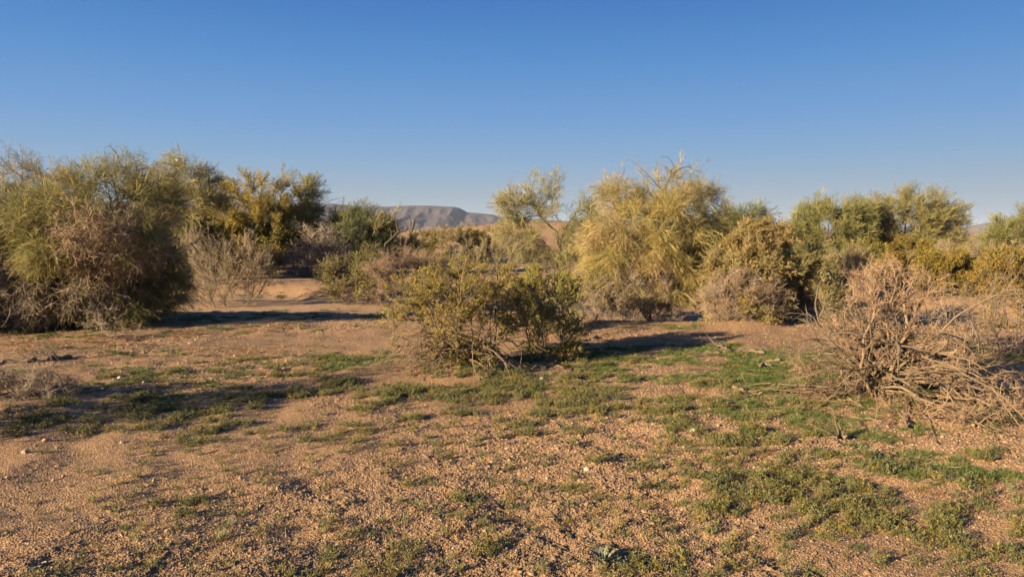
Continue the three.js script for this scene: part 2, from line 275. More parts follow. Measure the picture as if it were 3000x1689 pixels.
// spec: base [px, d], blobs [[px, py, rx, ry, dd, weight]], stems [[px, py, dd] ...] polylines from the base, n targets, kinds of spray
function plant(name, label, category, S) {
  const r = rngOf(S.seed), d = S.d, base = at(S.base, HORIZON, d); base.y = ground(base.x, base.z) - 0.03;
  const t = thing(name, label, category, base, S.group), blobs = blobsOf(S.blobs, d), total = blobs.reduce((a, b) => a + b.vol, 0), targets = [];
  for (const b of blobs) for (let i = Math.round(S.n * b.vol / total); i > 0; i--) { const q = inBlob(b, r), g = ground(q.x, q.z) + 0.04; if (q.y < g) q.y = g + r() * 0.1; targets.push(q); }
  let roots;
  if (S.stems) roots = S.stems.map((line) => { const pts = [base.clone().add(V((r() - .5) * (S.spread ?? .2), 0, (r() - .5) * (S.spread ?? .2)))]; for (const [px, py, dd = 0] of line) { const q = at(px, py, d + dd), a = pts[pts.length - 1]; const n = Math.max(1, Math.round(a.distanceTo(q) / (S.step ?? .14))); for (let i = 1; i <= n; i++) pts.push(a.clone().lerp(q, i / n).addScaledVector(randDir(r), (S.gnarl ?? .03))); } return pts; });
  else roots = Array.from({ length: S.roots ?? 7 }, (_, i) => { const a = i * 2.4 + r(), q = (S.spread ?? 0.25) * (0.3 + 0.7 * r()), p = base.clone().add(V(Math.cos(a) * q, 0, Math.sin(a) * q * 0.8)); p.y = ground(p.x, p.z) - 0.03; const o = V(Math.cos(a) * (S.flare ?? 0.7), 1, Math.sin(a) * (S.flare ?? 0.7)).normalize(); return [p, p.clone().addScaledVector(o, (S.step ?? .14)), p.clone().addScaledVector(bend(o, r, 0.3), (S.step ?? .14) * 2.1)]; });
  const sk = grow(roots, targets, { rng: r, step: S.step ?? 0.14, kill: S.kill ?? 0.17, tip: S.tip ?? 0.005, exp: S.exp ?? 2.3, max: S.max, wobble: S.wobble, inertia: S.inertia, lift: S.lift });
  const ch = chains(sk), loc = (k) => sk.P[k].clone().sub(base);
  const sidesOf = (q) => q > 0.05 ? 8 : q > 0.02 ? 6 : q > 0.008 ? 4 : 3;
  if (S.shrub) {                                                      // every stem from the ground a branch of its own
    const owner = new Int32Array(sk.P.length).fill(-1), bufs = []; for (let k = 0; k < sk.P.length; k++) owner[k] = sk.par[k] < 0 ? (bufs.push(new Buf()), bufs.length - 1) : owner[sk.par[k]];
    for (const c of ch) bufs[owner[c.nodes[c.nodes.length - 1]]].tube(c.nodes.map(loc), c.rad, sidesOf(c.rad[0]));
    for (const b of bufs) if (b.i.length) part('branch', b.geo(), S.wood, t);
  } else {
    const thick = new Buf(), thin = new Buf(), thr = S.thr ?? 0.022;
    for (const c of ch) { let k = 0; while (k < c.rad.length && c.rad[k] > thr) k++; if (k > 1) thick.tube(c.nodes.slice(0, k + 1).map(loc), c.rad.slice(0, k + 1), sidesOf(c.rad[0])); if (k < c.nodes.length - 1) thin.tube(c.nodes.slice(Math.max(0, k - 1)).map(loc), c.rad.slice(Math.max(0, k - 1)), sidesOf(Math.min(thr, c.rad[k]))); }
    if (thick.i.length) part('trunk', thick.geo(), S.trunk ?? S.wood, t);
    t.crown = part('crown', thin.geo(), S.wood, t);
  }
  // twigs and leaves on the thin ends
  const mid = V(0, 0, 0); targets.forEach((q) => mid.addScaledVector(q, 1 / targets.length));
  let y0 = 1e9, y1 = -1e9; targets.forEach((q) => { y0 = Math.min(y0, q.y); y1 = Math.max(y1, q.y); });
  const ends = []; for (let k = 0; k < sk.P.length; k++) if (sk.rad[k] < (S.endR ?? 0.013) && sk.par[k] >= 0) { const q = sk.P[k], dense = sstep(-.45, .35, fbm(q.x * 1.9 / (S.clump ?? .45) + S.seed, q.y * 1.9 / (S.clump ?? .45) + q.z * 1.3, 2)) * (.85 - (S.even ?? 0)) + .15 + (S.even ?? 0); for (let w = dense * (sk.kids[k] ? 3 : 6) * r(); w > .3; w--) ends.push(k); }
  const sets = {}, leafTint = S.colors.filter((c) => Math.max(...c) >= .44), twigTint = S.colors.filter((c) => Math.max(...c) < .44);
  if (!leafTint.length) leafTint.push(...ONE); if (!twigTint.length) twigTint.push(...(S.shrub ? TAN : OLIVE));
  for (let i = 0; i < (S.sprays ?? 0); i++) {
    const k = ends[Math.floor(r() * ends.length)]; if (k === undefined) break;
    const p = sk.P[k].clone().lerp(sk.P[sk.par[k]], r()), tt = (p.y - y0) / (y1 - y0 + 1e-6), out = p.clone().sub(mid); out.y *= 0.4; out.normalize();
    if (S.airy && tt > .5 && r() < S.airy * (tt - .4) * 1.7) continue;
    let kind = S.kinds[Math.floor(r() * S.kinds.length)], dead = false;
    for (const z of S.zones ?? []) { const zb = z.blob ??= blobsOf([z.at], d)[0], q = p.clone().sub(zb.c); if ((q.x / zb.r.x) ** 2 + (q.y / zb.r.y) ** 2 < 1 && r() < z.share) { dead = z; kind = z.kind ?? kind; } }
    if (S.weep && kind.startsWith('broom') && r() < .62 && r() > (tt - S.weep + 0.12) * 4) kind = kind.replace('broom', 'droop');
    const q = new THREE.Quaternion();
    if (kind.startsWith('droop')) { q.setFromAxisAngle(UP, Math.atan2(-out.z, out.x) + (r() - .5) * 2.4); q.multiply(quat.setFromAxisAngle(V(0, 0, 1), (r() - .5) * 0.5)); }
    else { const dd = sk.dir[k].clone().multiplyScalar(0.5).addScaledVector(out, 0.45).addScaledVector(randDir(r), S.loose ?? 0.55); dd.y += (S.rise ?? 0.35) * (S.weep && tt < S.weep ? -.3 : 1); q.setFromUnitVectors(UP, dd.normalize()); q.multiply(quat.setFromAxisAngle(UP, r() * 6.283)); }
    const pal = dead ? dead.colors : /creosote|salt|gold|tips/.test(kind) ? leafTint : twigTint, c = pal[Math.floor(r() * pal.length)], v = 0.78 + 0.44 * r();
    let size = S.size * (0.6 + 0.8 * r()) * (!S.shrub && r() < .04 ? 1.45 : 1) * (kind.startsWith('droop') ? 0.85 : 1);
    if (kind.startsWith('droop')) { size = Math.min(size, (p.y - ground(p.x, p.z)) * 1.15); if (size < S.size * .3) continue; }
    const key = kind + (dead ? '|dead' : ''); (sets[key] ??= []).push({ p: p.sub(base).addScaledVector(randDir(r), S.shrub ? 0 : .06), q, s: size, c: [c[0] * v, c[1] * v, c[2] * v] });
  }
  for (const key in sets) { const [kind, dead] = key.split('|'); const leafyKind = /creosote|salt|gold|tips/.test(kind); scatter(dead ? 'dead_and_tinted_twigs' : leafyKind ? 'foliage' : 'twigs', SPRAY[kind], leafyKind ? M.leafy : M.spray, t, sets[key], dead ? 'clump of dead' : undefined); }  // zones hold dead clumps, other tints, and twigs darkened to imitate shade
  t.sk = sk; return t;
}
// palettes (albedo)
const OLIVE = [[.185, .172, .05], [.215, .185, .06], [.155, .152, .048], [.235, .19, .068]], OLIVE_PALE = [[.215, .19, .085], [.19, .172, .075], [.24, .20, .095]], GREEN = [[.115, .125, .042], [.135, .14, .046], [.10, .11, .042]], DARKGREEN = [[.07, .08, .035], [.085, .092, .038]];
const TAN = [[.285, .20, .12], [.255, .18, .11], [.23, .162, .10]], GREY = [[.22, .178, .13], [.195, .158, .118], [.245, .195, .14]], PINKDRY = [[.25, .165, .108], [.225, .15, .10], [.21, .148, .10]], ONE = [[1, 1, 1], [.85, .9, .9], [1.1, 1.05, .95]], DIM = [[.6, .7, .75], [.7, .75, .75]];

// ---------------------------------------------------------------- ground: one sheet out to the horizon
const ZONES = { grass: [], forb: [], brown: [] };                     // where the small plants gather: ellipses on the ground
function zone(kind, px, py, rx, ry, w) {
  const c = spot(px, py), a = spot(px + rx, py), f = spot(px, py - ry), n = spot(px, Math.min(1720, py + ry));
  ZONES[kind].push({ x: c.x, z: (f.z + n.z) / 2, rx: Math.max(0.15, a.x - c.x), rz: Math.max(0.15, (n.z - f.z) / 2), w });
}
for (const a of [[450, 965, 470, 24, .5], [300, 1035, 400, 14, .4], [2130, 1065, 420, 50, 1.9], [2330, 1130, 330, 60, 1.9], [2300, 1215, 260, 45, .5], [2480, 1260, 300, 60, .55], [1900, 1030, 330, 22, .75], [2760, 1345, 280, 70, .9], [2500, 1385, 160, 26, .7], [2800, 1180, 220, 80, 1], [330, 1095, 330, 28, .55], [470, 1150, 330, 40, .5], [1000, 1065, 170, 28, .7], [800, 1075, 220, 24, .45], [1560, 1040, 200, 28, .55], [1250, 1050, 190, 22, .6], [700, 935, 500, 12, .5], [100, 960, 150, 22, .9], [300, 925, 260, 14, .7], [1050, 858, 120, 10, 1], [930, 915, 200, 8, .5], [2050, 960, 90, 9, .8], [1850, 950, 160, 12, .45], [2650, 1000, 260, 22, .5], [2850, 1040, 220, 25, .5], [740, 868, 90, 8, .6], [1440, 1115, 420, 40, .30], [820, 920, 60, 5, 1]]) zone('grass', ...a);
for (const a of [[2100, 1430, 340, 80, .8], [2500, 1470, 430, 100, .62], [2800, 1560, 330, 120, .45], [2180, 1560, 300, 60, .5], [2350, 1590, 380, 80, .45], [1480, 1130, 560, 70, .65], [1250, 1155, 330, 50, .6], [1900, 1190, 420, 70, .6], [1600, 1220, 600, 70, .25], [2200, 1310, 300, 70, .6], [560, 1190, 330, 40, .7], [420, 1240, 330, 40, .45], [1550, 1420, 380, 90, .32], [150, 1240, 240, 40, .5], [700, 1270, 330, 50, .3], [1250, 1640, 220, 40, .35], [560, 1490, 300, 35, .3], [1780, 1640, 110, 40, .5], [2850, 1370, 280, 60, .6], [1900, 1065, 330, 40, .35], [700, 1100, 420, 50, .35]]) zone('forb', ...a);
for (const a of [[500, 1015, 420, 30, 1.2], [450, 965, 470, 22, .8], [220, 1000, 260, 25, .7], [900, 975, 300, 25, .5], [1980, 992, 330, 16, 1], [1700, 985, 160, 18, .5], [1800, 1250, 500, 60, .35], [2350, 1340, 280, 40, .4], [1300, 1180, 460, 50, .25], [2500, 1440, 380, 70, .35], [600, 960, 420, 20, .5], [1000, 1120, 260, 40, .3], [2150, 1160, 300, 50, .3]]) zone('brown', ...a);
const inZones = (kind, x, z) => { let s = 0; for (const e of ZONES[kind]) { const q = ((x - e.x) / e.rx) ** 2 + ((z - e.z) / e.rz) ** 2; if (q < 2.2) s += e.w * (1 - sstep(0.4, 2.2, q)); } return Math.min(1.2, s); };
{
  const angles = [], radii = [0.02]; const A = 43 * Math.PI / 180;
  for (let i = 0; i <= 640; i++) angles.push(-A + 2 * A * i / 640); for (let i = 1; i < 44; i++) angles.push(A + (2 * Math.PI - 2 * A) * i / 44);
  for (let d = 0.5; d < 9000;) { radii.push(d); d += d < 2.7 ? 0.25 : d < 30 ? Math.max(0.010, 0.0009 * d * d) : d < 130 ? 0.025 * d : 0.12 * d; }
  const nA = angles.length, nR = radii.length, P = new Float32Array(nA * nR * 3), C = new Float32Array(nA * nR * 3), U = new Float32Array(nA * nR * 2), I = new Uint32Array(nA * (nR - 1) * 6);
  const sand = [.46, .270, .126], brown = [.40, .225, .105], pale = [.56, .36, .20], litter = [.20, .13, .07], orange = [.53, .315, .14];
  for (let j = 0; j < nR; j++) for (let i = 0; i < nA; i++) {
    const r = radii[j], a = angles[i], x = r * Math.sin(a), z = -r * Math.cos(a), k = j * nA + i, y = r > 4000 ? broad(x, z) * 0 - 1.2 : ground(x, z);
    P[3 * k] = x; P[3 * k + 1] = y; P[3 * k + 2] = z; U[2 * k] = x / 2; U[2 * k + 1] = z / 2;
    const w = washness(x, z), n1 = fbm(x * 0.5, z * 0.5 + 7, 4), n2 = noise(x * 4, z * 4), lit = Math.min(1, 0.8 * inZones('brown', x, z) + 0.35 * inZones('grass', x, z)) * sstep(-0.3, 0.4, fbm(x * 1.5 + 50, z * 1.5, 3)), b = 0.45 * sstep(0.0, 0.5, n1) * (1 - w), far = sstep(38, 55, -z);
    for (let q = 0; q < 3; q++) { let c = lerp(lerp(sand[q], brown[q], b), pale[q], w * 0.8); c = lerp(c, litter[q], 0.6 * lit); c = lerp(c, orange[q], far); C[3 * k + q] = c * (1 + 0.08 * n2); }
  }
  let o = 0; for (let j = 0; j < nR - 1; j++) for (let i = 0; i < nA; i++) { const a = j * nA + i, b = j * nA + (i + 1) % nA, c = a + nA, e = b + nA; I[o++] = a; I[o++] = b; I[o++] = c; I[o++] = b; I[o++] = e; I[o++] = c; }
  const g = new THREE.BufferGeometry(); g.setAttribute('position', new THREE.BufferAttribute(P, 3)); g.setAttribute('uv', new THREE.BufferAttribute(U, 2)); g.setAttribute('color', new THREE.BufferAttribute(C, 3)); g.setIndex(new THREE.BufferAttribute(I, 1)); g.computeVertexNormals();
  const m = new THREE.Mesh(g, M.ground); m.name = 'ground'; m.receiveShadow = m.castShadow = true; m.userData = { kind: 'structure', label: 'sandy gravel desert ground rising to a low orange ridge' }; scene.add(m);
  console.log('ground triangles', I.length / 3);
}
// mountains on the skyline
function hills(name, label, D, line, depth, seed, cliff, cols) {
  const x0 = line[0][0], x1 = line[line.length - 1][0], nx = 640, nz = 110, P = [], C = [], I = [];
  for (let j = 0; j <= nz; j++) for (let i = 0; i <= nx; i++) {
    const px = lerp(x0, x1, i / nx); let k = 0; while (k < line.length - 2 && line[k + 1][0] < px) k++;
    const py = lerp(line[k][1], line[k + 1][1], (px - line[k][0]) / (line[k + 1][0] - line[k][0])), rim = at(px, py, D), s = j / nz;   // s: 0 at the foot, about .8 at the rim
    const x = rim.x, H = Math.max(2, rim.y + 0.5), zz = depth * (s - 0.8), u = x / depth, sp = fbm(u * 7 + seed, s * 1.5, 4), spur = 0.15 * sp + 0.05 * noise(u * 30, s * 4 + seed);
    const t = Math.min(1, Math.max(0, s / 0.8 + spur * (1 - Math.abs(2 * s / 0.8 - 1)) * 1.6));
    let f = s >= 0.8 ? 1 : lerp(Math.pow(t, 1.35), 1, 0) * (1 - cliff) + cliff * sstep(0.78, 0.92, t + 0.12 * sp);
    if (s < 0.8) { const wq = Math.sin(Math.PI * Math.min(1, s / 0.82)), wv = u + 0.05 * fbm(u * 9 + seed, s * 4, 3) + 0.10 * s, r1 = 1 - Math.abs(noise(wv * 13 + seed, s * 1.2)), r2 = 1 - Math.abs(noise(wv * 31 + 7, s * 2.5)); f += wq * (0.12 * (r1 * r1 - .45) + 0.06 * (r2 * r2 - .45)); }
    if (s < 0.8) f += 0.075 * fbm(u * 40, s * 22 + seed, 4) * Math.sin(Math.PI * Math.min(1, s / 0.8));
    P.push(x * (D - zz) / D * 1, s >= 0.8 ? H * (1 - 0.35 * (s - 0.8)) : lerp(-3, H, Math.max(0, f)), -(D - 0) - zz);
    const band = noise(f * 9 + sp, u * 3), c = cols[sstep(0.1, 0.5, band + 0.4 * noise(u * 22, s * 14)) > 0.5 ? 1 : 0], v = 0.65 + 0.7 * (0.5 + 0.5 * noise(u * 90, s * 60)); const pale = noise(u * 18 + 4, s * 26) > 0.62 && s < 0.5 ? 1.5 : 1;
    C.push(c[0] * v * pale, c[1] * v * pale, c[2] * v * pale);
  }
  for (let j = 0; j < nz; j++) for (let i = 0; i < nx; i++) { const a = j * (nx + 1) + i, b = a + 1, c = a + nx + 1, e = c + 1; I.push(a, b, c, b, e, c); }
  const g = new THREE.BufferGeometry(); g.setAttribute('position', new THREE.Float32BufferAttribute(P, 3)); g.setAttribute('color', new THREE.Float32BufferAttribute(C, 3)); g.setIndex(I); g.computeVertexNormals();
  const m = new THREE.Mesh(g, M.hill); m.name = name; m.castShadow = m.receiveShadow = true; m.userData = { kind: 'structure', label }; scene.add(m);
}
hills('mesa', 'long flat topped purple brown mesa on the skyline', 2600, [[-500, 640], [-250, 606], [0, 604], [200, 594], [420, 588], [560, 601], [700, 597], [800, 595], [930, 595], [980, 597], [1060, 606], [1130, 605], [1200, 602], [1250, 602], [1330, 606], [1346, 609], [1364, 622], [1400, 624], [1440, 628], [1490, 637], [1560, 641], [1700, 650], [1850, 660], [2050, 674]], 620, 3, 0.16, [[.046, .034, .036], [.074, .050, .047]]);
hills('distant_mountain', 'distant mountain low on the right skyline', 4200, [[2640, 706], [2760, 702], [2830, 697], [2860, 688], [2900, 671], [2930, 662], [2970, 653], [3020, 650], [3100, 640], [3250, 655], [3400, 690], [3500, 700]], 700, 11, 0.1, [[.085, .062, .052], [.12, .085, .07]]);

// ---------------------------------------------------------------- trees
const big = { airy: 1.1, step: .15, kill: .20, tip: .0045, exp: 2.35, sprays: 3000, size: .36, loose: 1.1, even: .12, kinds: ['broom'], weep: .55, wood: M.greenBark, trunk: M.darkBark, n: 800, colors: OLIVE };
const far = { airy: .7, even: .2, step: .26, kill: .33, tip: .008, exp: 2.3, sprays: 1900, size: .56, loose: .8, rise: .4, kinds: ['broomFar'], weep: .40, wood: M.greenBark, trunk: M.darkBark, n: 450, colors: OLIVE, endR: .026, thr: .035 };
plant('palo_verde_tree', 'large weeping palo verde tree at the left with bare twigs reaching up left', 'tree', { ...big, seed: 1, base: 235, d: 12.6, sprays: 10500, n: 1600,
  stems: [[[215, 850], [190, 760], [170, 660]], [[250, 840], [290, 740], [320, 620]], [[300, 880, .2], [400, 820, .4]], [[180, 880, -.4], [120, 840, -.6]]],
  blobs: [[210, 720, 150, 120], [330, 600, 190, 130], [430, 790, 90, 120, .3], [350, 510, 100, 60], [335, 445, 62, 40, 0, 1.1], [420, 500, 40, 24, 0, .4], [60, 500, 110, 60, 0, .4], [330, 890, 120, 50, -.4], [490, 810, 45, 90, .3], [160, 570, 100, 80], [250, 690, 200, 120, -1], [430, 560, 70, 60]],
  zones: [{ at: [345, 715, 62, 90, -.8], share: .85, kind: 'dryFine', colors: TAN }, { at: [300, 845, 50, 70, -.6], share: .8, kind: 'dryFine', colors: GREY }, { at: [45, 490, 140, 90], share: .8, kind: 'broom', colors: [[.22, .17, .10], [.19, .155, .09]] }, { at: [300, 560, 330, 110], share: .22, kind: 'broom', colors: OLIVE_PALE }] });
plant('palo_verde_tree', 'palo verde cut by the left edge with a leaning bare trunk', 'tree', { ...big, seed: 2, base: 95, d: 11.9, sprays: 2800, n: 500, kinds: ['broom', 'broom', 'dryFine'],
  stems: [[[60, 900], [15, 840], [5, 760], [20, 690]], [[-20, 850], [-90, 720]], [[130, 870], [150, 820]]], trunk: M.paleWood,
  blobs: [[20, 660, 120, 90], [-90, 620, 130, 120], [80, 850, 90, 70], [-60, 840, 110, 90], [150, 880, 90, 50]], zones: [{ at: [60, 860, 170, 110], share: .9, kind: 'dryFine', colors: GREY }] });
plant('palo_verde_tree', 'low palo verde standing well outside the left edge, shading the left trees', 'tree', { ...far, seed: 13, base: -1185, d: 10, sprays: 4800, size: .4, blobs: [[-1185, 560, 420, 90], [-1185, 700, 400, 170], [-1000, 660, 250, 150]], colors: OLIVE });
plant('palo_verde_tree', 'sparse forked palo verde with open crown between the weeping tree and the golden tree', 'tree', { ...far, seed: 3, base: 552, d: 22, sprays: 2200, size: .42, weep: .2, step: .2, kill: .26, tip: .006, n: 420,
  stems: [[[548, 700], [545, 625], [515, 575], [520, 510]], [[548, 700], [550, 622], [590, 590]]], blobs: [[530, 530, 85, 62], [590, 585, 60, 55], [470, 600, 55, 60], [470, 655, 30, 40], [610, 540, 30, 40], [510, 480, 40, 20]], colors: [...OLIVE_PALE, [.22, .21, .08]] });
plant('palo_verde_tree', 'golden yellow flowering tree with dense crown left of the mesa', 'tree', { ...far, seed: 4, base: 790, d: 30, sprays: 2600, kinds: ['gold', 'gold', 'gold', 'broomFar'], size: .48, weep: .2, loose: .7,
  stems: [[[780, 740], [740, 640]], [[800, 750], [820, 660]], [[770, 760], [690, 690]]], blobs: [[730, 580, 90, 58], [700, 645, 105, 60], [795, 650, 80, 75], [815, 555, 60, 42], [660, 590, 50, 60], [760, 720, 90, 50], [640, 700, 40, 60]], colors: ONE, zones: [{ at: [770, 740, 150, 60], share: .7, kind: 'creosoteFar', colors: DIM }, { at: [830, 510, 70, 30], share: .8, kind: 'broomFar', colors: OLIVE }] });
plant('palo_verde_tree', 'green palo verde standing against the golden tree on its right', 'tree', { ...far, seed: 5, base: 872, d: 31.5, sprays: 2600, stems: [[[870, 760], [880, 680], [895, 600]], [[860, 770], [850, 720]]], blobs: [[905, 580, 40, 48], [880, 655, 58, 55], [850, 720, 60, 55], [920, 700, 30, 40]], colors: [...OLIVE, ...GREEN] });
plant('palo_verde_tree', 'dark green spreading palo verde in front of the mesa, shade painted into its lower twigs', 'tree', { ...far, seed: 6, base: 1055, d: 31.2, sprays: 3800, weep: .15, rise: .5, stems: [[[1050, 750], [1010, 690], [985, 660]], [[1060, 740], [1080, 680]], [[1075, 760], [1130, 700]]], blobs: [[1005, 660, 50, 36], [1070, 675, 82, 48], [1120, 670, 40, 32], [1050, 740, 95, 52], [995, 730, 45, 45], [1130, 745, 45, 40], [1085, 632, 35, 14, 0, .5]], colors: [...GREEN, ...DARKGREEN], zones: [{ at: [1112, 650, 35, 40], share: .8, kind: 'broomFar', colors: OLIVE_PALE }, { at: [1050, 750, 120, 55], share: .9, kind: 'broomFar', colors: DARKGREEN }] });  // lower crown coloured darker to stand for the golden tree's shadow
plant('palo_verde_tree', 'open palo verde with dark forked trunk leaning left behind the middle bushes', 'tree', { ...far, seed: 7, base: 1648, d: 22, sprays: 2400, size: .42, weep: .25, step: .2, kill: .25, tip: .006, n: 520,
  stems: [[[1640, 730], [1632, 680], [1585, 635], [1560, 585]], [[1640, 730], [1650, 670], [1690, 625]], [[1630, 760], [1590, 700]]], blobs: [[1590, 545, 55, 32], [1530, 590, 50, 45], [1500, 620, 30, 45], [1530, 690, 70, 50, 0, .7], [1590, 750, 80, 35, 0, .6], [1720, 615, 45, 38], [1710, 700, 60, 70], [1620, 600, 30, 45]], colors: [...OLIVE_PALE, [.22, .21, .085]], zones: [{ at: [1680, 640, 50, 60], share: .7, kind: 'broomFar', colors: GREEN }] });
plant('palo_verde_tree', 'largest rounded palo verde right of the middle, weeping to the sand', 'tree', { ...big, seed: 8, base: 1905, d: 15, sprays: 14500, n: 1800, weep: .6, size: .34,
  stems: [[[1900, 800], [1930, 680], [1950, 560]], [[1890, 810], [1830, 700], [1810, 620]], [[1930, 810], [2010, 720]], [[1870, 840, -.5], [1790, 780, -.8]], [[1940, 850, -.4], [2000, 830, -.7]]],
  blobs: [[1950, 505, 110, 45], [1850, 500, 60, 35, 0, .5], [2040, 510, 45, 35, 0, .6], [1970, 590, 130, 90], [1860, 620, 110, 90], [2020, 680, 110, 90], [1800, 740, 110, 90], [1920, 780, 130, 80, -.9], [2070, 600, 50, 60], [1750, 810, 60, 60], [2010, 830, 80, 50, -.5], [1900, 690, 170, 110, -.9], [1820, 850, 80, 45, -.6], [1900, 850, 150, 45, -1.1, 2.2], [1990, 845, 90, 45, -.9, 2], [1780, 825, 90, 55, -1, 2], [1790, 560, 30, 40, 0, .5]], colors: [[.235, .198, .06], [.26, .21, .068], [.195, .178, .056], [.28, .205, .082]],
  zones: [{ at: [1760, 640, 60, 80], share: .5, kind: 'droop', colors: TAN }, { at: [1910, 790, 70, 60, -1], share: .6, kind: 'droop', colors: [[.25, .165, .075]] }, { at: [1800, 850, 130, 50, -.4], share: .6, kind: 'dryFine', colors: GREY }, { at: [1820, 490, 60, 40], share: .8, kind: 'dryFine', colors: [[.21, .17, .10]] }] });
plant('palo_verde_tree', 'dark blue green palo verde half hidden behind the largest tree on its right', 'tree', { ...far, seed: 9, base: 2160, d: 23, sprays: 2600, size: .44, step: .2, kill: .26, tip: .006, weep: .1, stems: [[[2150, 740], [2140, 680]], [[2170, 730], [2200, 660]]], blobs: [[2160, 660, 65, 42], [2210, 650, 40, 30], [2130, 720, 55, 60], [2200, 720, 50, 45]], colors: [...DARKGREEN, ...GREEN] });
plant('palo_verde_tree', 'rounded green palo verde at the right, left of the forked one', 'tree', { ...far, seed: 10, base: 2425, d: 33, n: 620, sprays: 6000, stems: [[[2420, 730], [2400, 650]], [[2430, 720], [2460, 620]]], blobs: [[2410, 660, 95, 62], [2455, 625, 85, 38], [2350, 700, 48, 62], [2500, 650, 60, 60], [2430, 740, 100, 50], [2520, 625, 40, 30], [2440, 690, 95, 50], [2360, 740, 60, 50], [2390, 620, 50, 35]], colors: [[.15, .15, .052], [.17, .16, .056], [.13, .135, .048]] });
plant('palo_verde_tree', 'tall palo verde with pale forked limbs showing through its wide crown at the right', 'tree', { ...far, seed: 11, base: 2645, d: 34, n: 620, sprays: 5400, weep: .25, trunk: M.greyBark, stems: [[[2645, 720], [2620, 650], [2570, 610]], [[2650, 710], [2660, 620], [2670, 560]], [[2670, 700], [2740, 640]]], blobs: [[2680, 585, 70, 34], [2645, 630, 80, 48], [2760, 635, 60, 38], [2570, 625, 55, 38], [2790, 680, 30, 28], [2700, 695, 90, 38], [2620, 690, 60, 40], [2720, 590, 40, 30], [2590, 660, 60, 50], [2690, 650, 70, 40], [2740, 730, 100, 40], [2610, 740, 90, 40]], colors: [[.18, .163, .06], [.16, .15, .056], [.205, .175, .07]] });
plant('palo_verde_tree', 'palo verde cut by the right edge in front of the pale mountain', 'tree', { ...far, seed: 12, base: 2958, d: 32, sprays: 3300, stems: [[[2955, 740], [2940, 680]], [[2965, 740], [3000, 670]]], blobs: [[2945, 695, 48, 40], [2995, 665, 42, 36], [2960, 735, 70, 38], [3040, 690, 60, 60]], colors: [[.135, .138, .048], [.155, .148, .052]] });

// ---------------------------------------------------------------- shrubs
const shrub = { shrub: true, step: .09, kill: .11, tip: .0035, exp: 2.2, max: .022, sprays: 500, size: .26, kinds: ['creosote'], wood: M.creosoteBark, n: 500, colors: ONE, endR: .010, roots: 12, spread: .28, flare: .9 };
const farShrub = { ...shrub, step: .16, kill: .2, tip: .006, n: 260, sprays: 380, size: .42, roots: 7, spread: .4, kinds: ['creosoteFar'], endR: .016 };
const creosote = plant('creosote_bush', 'large yellow green creosote bush in the middle with tangled bare stems at its foot', 'bush', { ...shrub, seed: 21, base: 1365, d: 8.6, n: 860, sprays: 1050, size: .15, roots: 18, spread: .34, max: .019, clump: .25,
  blobs: [[1260, 845, 110, 42], [1400, 825, 105, 38], [1220, 905, 90, 45], [1400, 895, 110, 50], [1175, 950, 45, 20], [1460, 975, 50, 22], [1330, 930, 110, 34], [1460, 860, 42, 48], [1515, 905, 55, 42, .2], [1330, 880, 120, 50, -.35], [1320, 800, 110, 14, 0, .6], [1160, 860, 25, 26, 0, .6]] });
{ // bare stems that arch out of the foot of the bush and down to the sand
  const r = rngOf(77), B = creosote.position;
  for (let i = 0; i < 64; i++) {
    const a = r() * 6.283, side = i % 3 === 0 ? Math.PI + (r() - .5) * 1.6 : a, L = 0.5 + 0.75 * r(), b = new Buf(), p = V((r() - .5) * .5, 0.05 + .15 * r(), (r() - .5) * .4), d = V(Math.cos(side), 0.25 + 0.7 * r(), Math.abs(Math.sin(side)) * (r() < .75 ? 1 : -1)).normalize();
    const pts = curve(p, d, L, 9, r, 0.22, DOWN, 0.16 + .08 * r()); for (const q of pts) { const g = ground(q.x + B.x, q.z + B.z) - B.y + 0.008; if (q.y < g) q.y = g; }
    const w = 0.0065 + 0.005 * r(); b.tube(pts, taper(9, w, 0.0025), 5);
    for (let k = 0; k < 4; k++) { const o = 3 + Math.floor(r() * 5), tw = curve(pts[o], bend(pts[o + 1].clone().sub(pts[o]).normalize(), r, 1.1), .12 + .25 * r(), 4, r, .3, DOWN, .12); for (const q of tw) { const g = ground(q.x + B.x, q.z + B.z) - B.y + 0.006; if (q.y < g) q.y = g; } b.tube(tw, taper(4, w * .6, .0018), 4); }
    part('branch', b.geo(), i % 4 ? M.paleWood : M.greyBark, creosote, 'bare pale branch');
  }
}
plant('creosote_bush', 'smaller creosote bush with dark thin stems on the right flank of the large one', 'bush', { ...shrub, seed: 22, base: 1600, d: 9.5, n: 420, sprays: 300, size: .20, roots: 11, spread: .3, max: .014, blobs: [[1600, 925, 80, 45], [1550, 890, 60, 50], [1650, 950, 45, 35], [1560, 960, 70, 25]] });
plant('creosote_bush', 'bright yellow green creosote bush behind the smaller one', 'bush', { ...shrub, seed: 23, base: 1615, d: 11.8, n: 420, sprays: 400, size: .22, rise: .8, loose: .6, blobs: [[1590, 850, 60, 32], [1545, 878, 48, 30], [1665, 872, 36, 32], [1640, 838, 20, 16, 0, .6], [1610, 895, 66, 30]], colors: [[.85, 1.05, .9], [.9, 1, .8]] });
plant('creosote_bush', 'dark green bush in the shade between the weeping tree and the golden tree', 'bush', { ...farShrub, seed: 24, base: 565, d: 24, sprays: 520, blobs: [[560, 690, 85, 50], [600, 740, 60, 40], [500, 700, 40, 50]], colors: DIM });
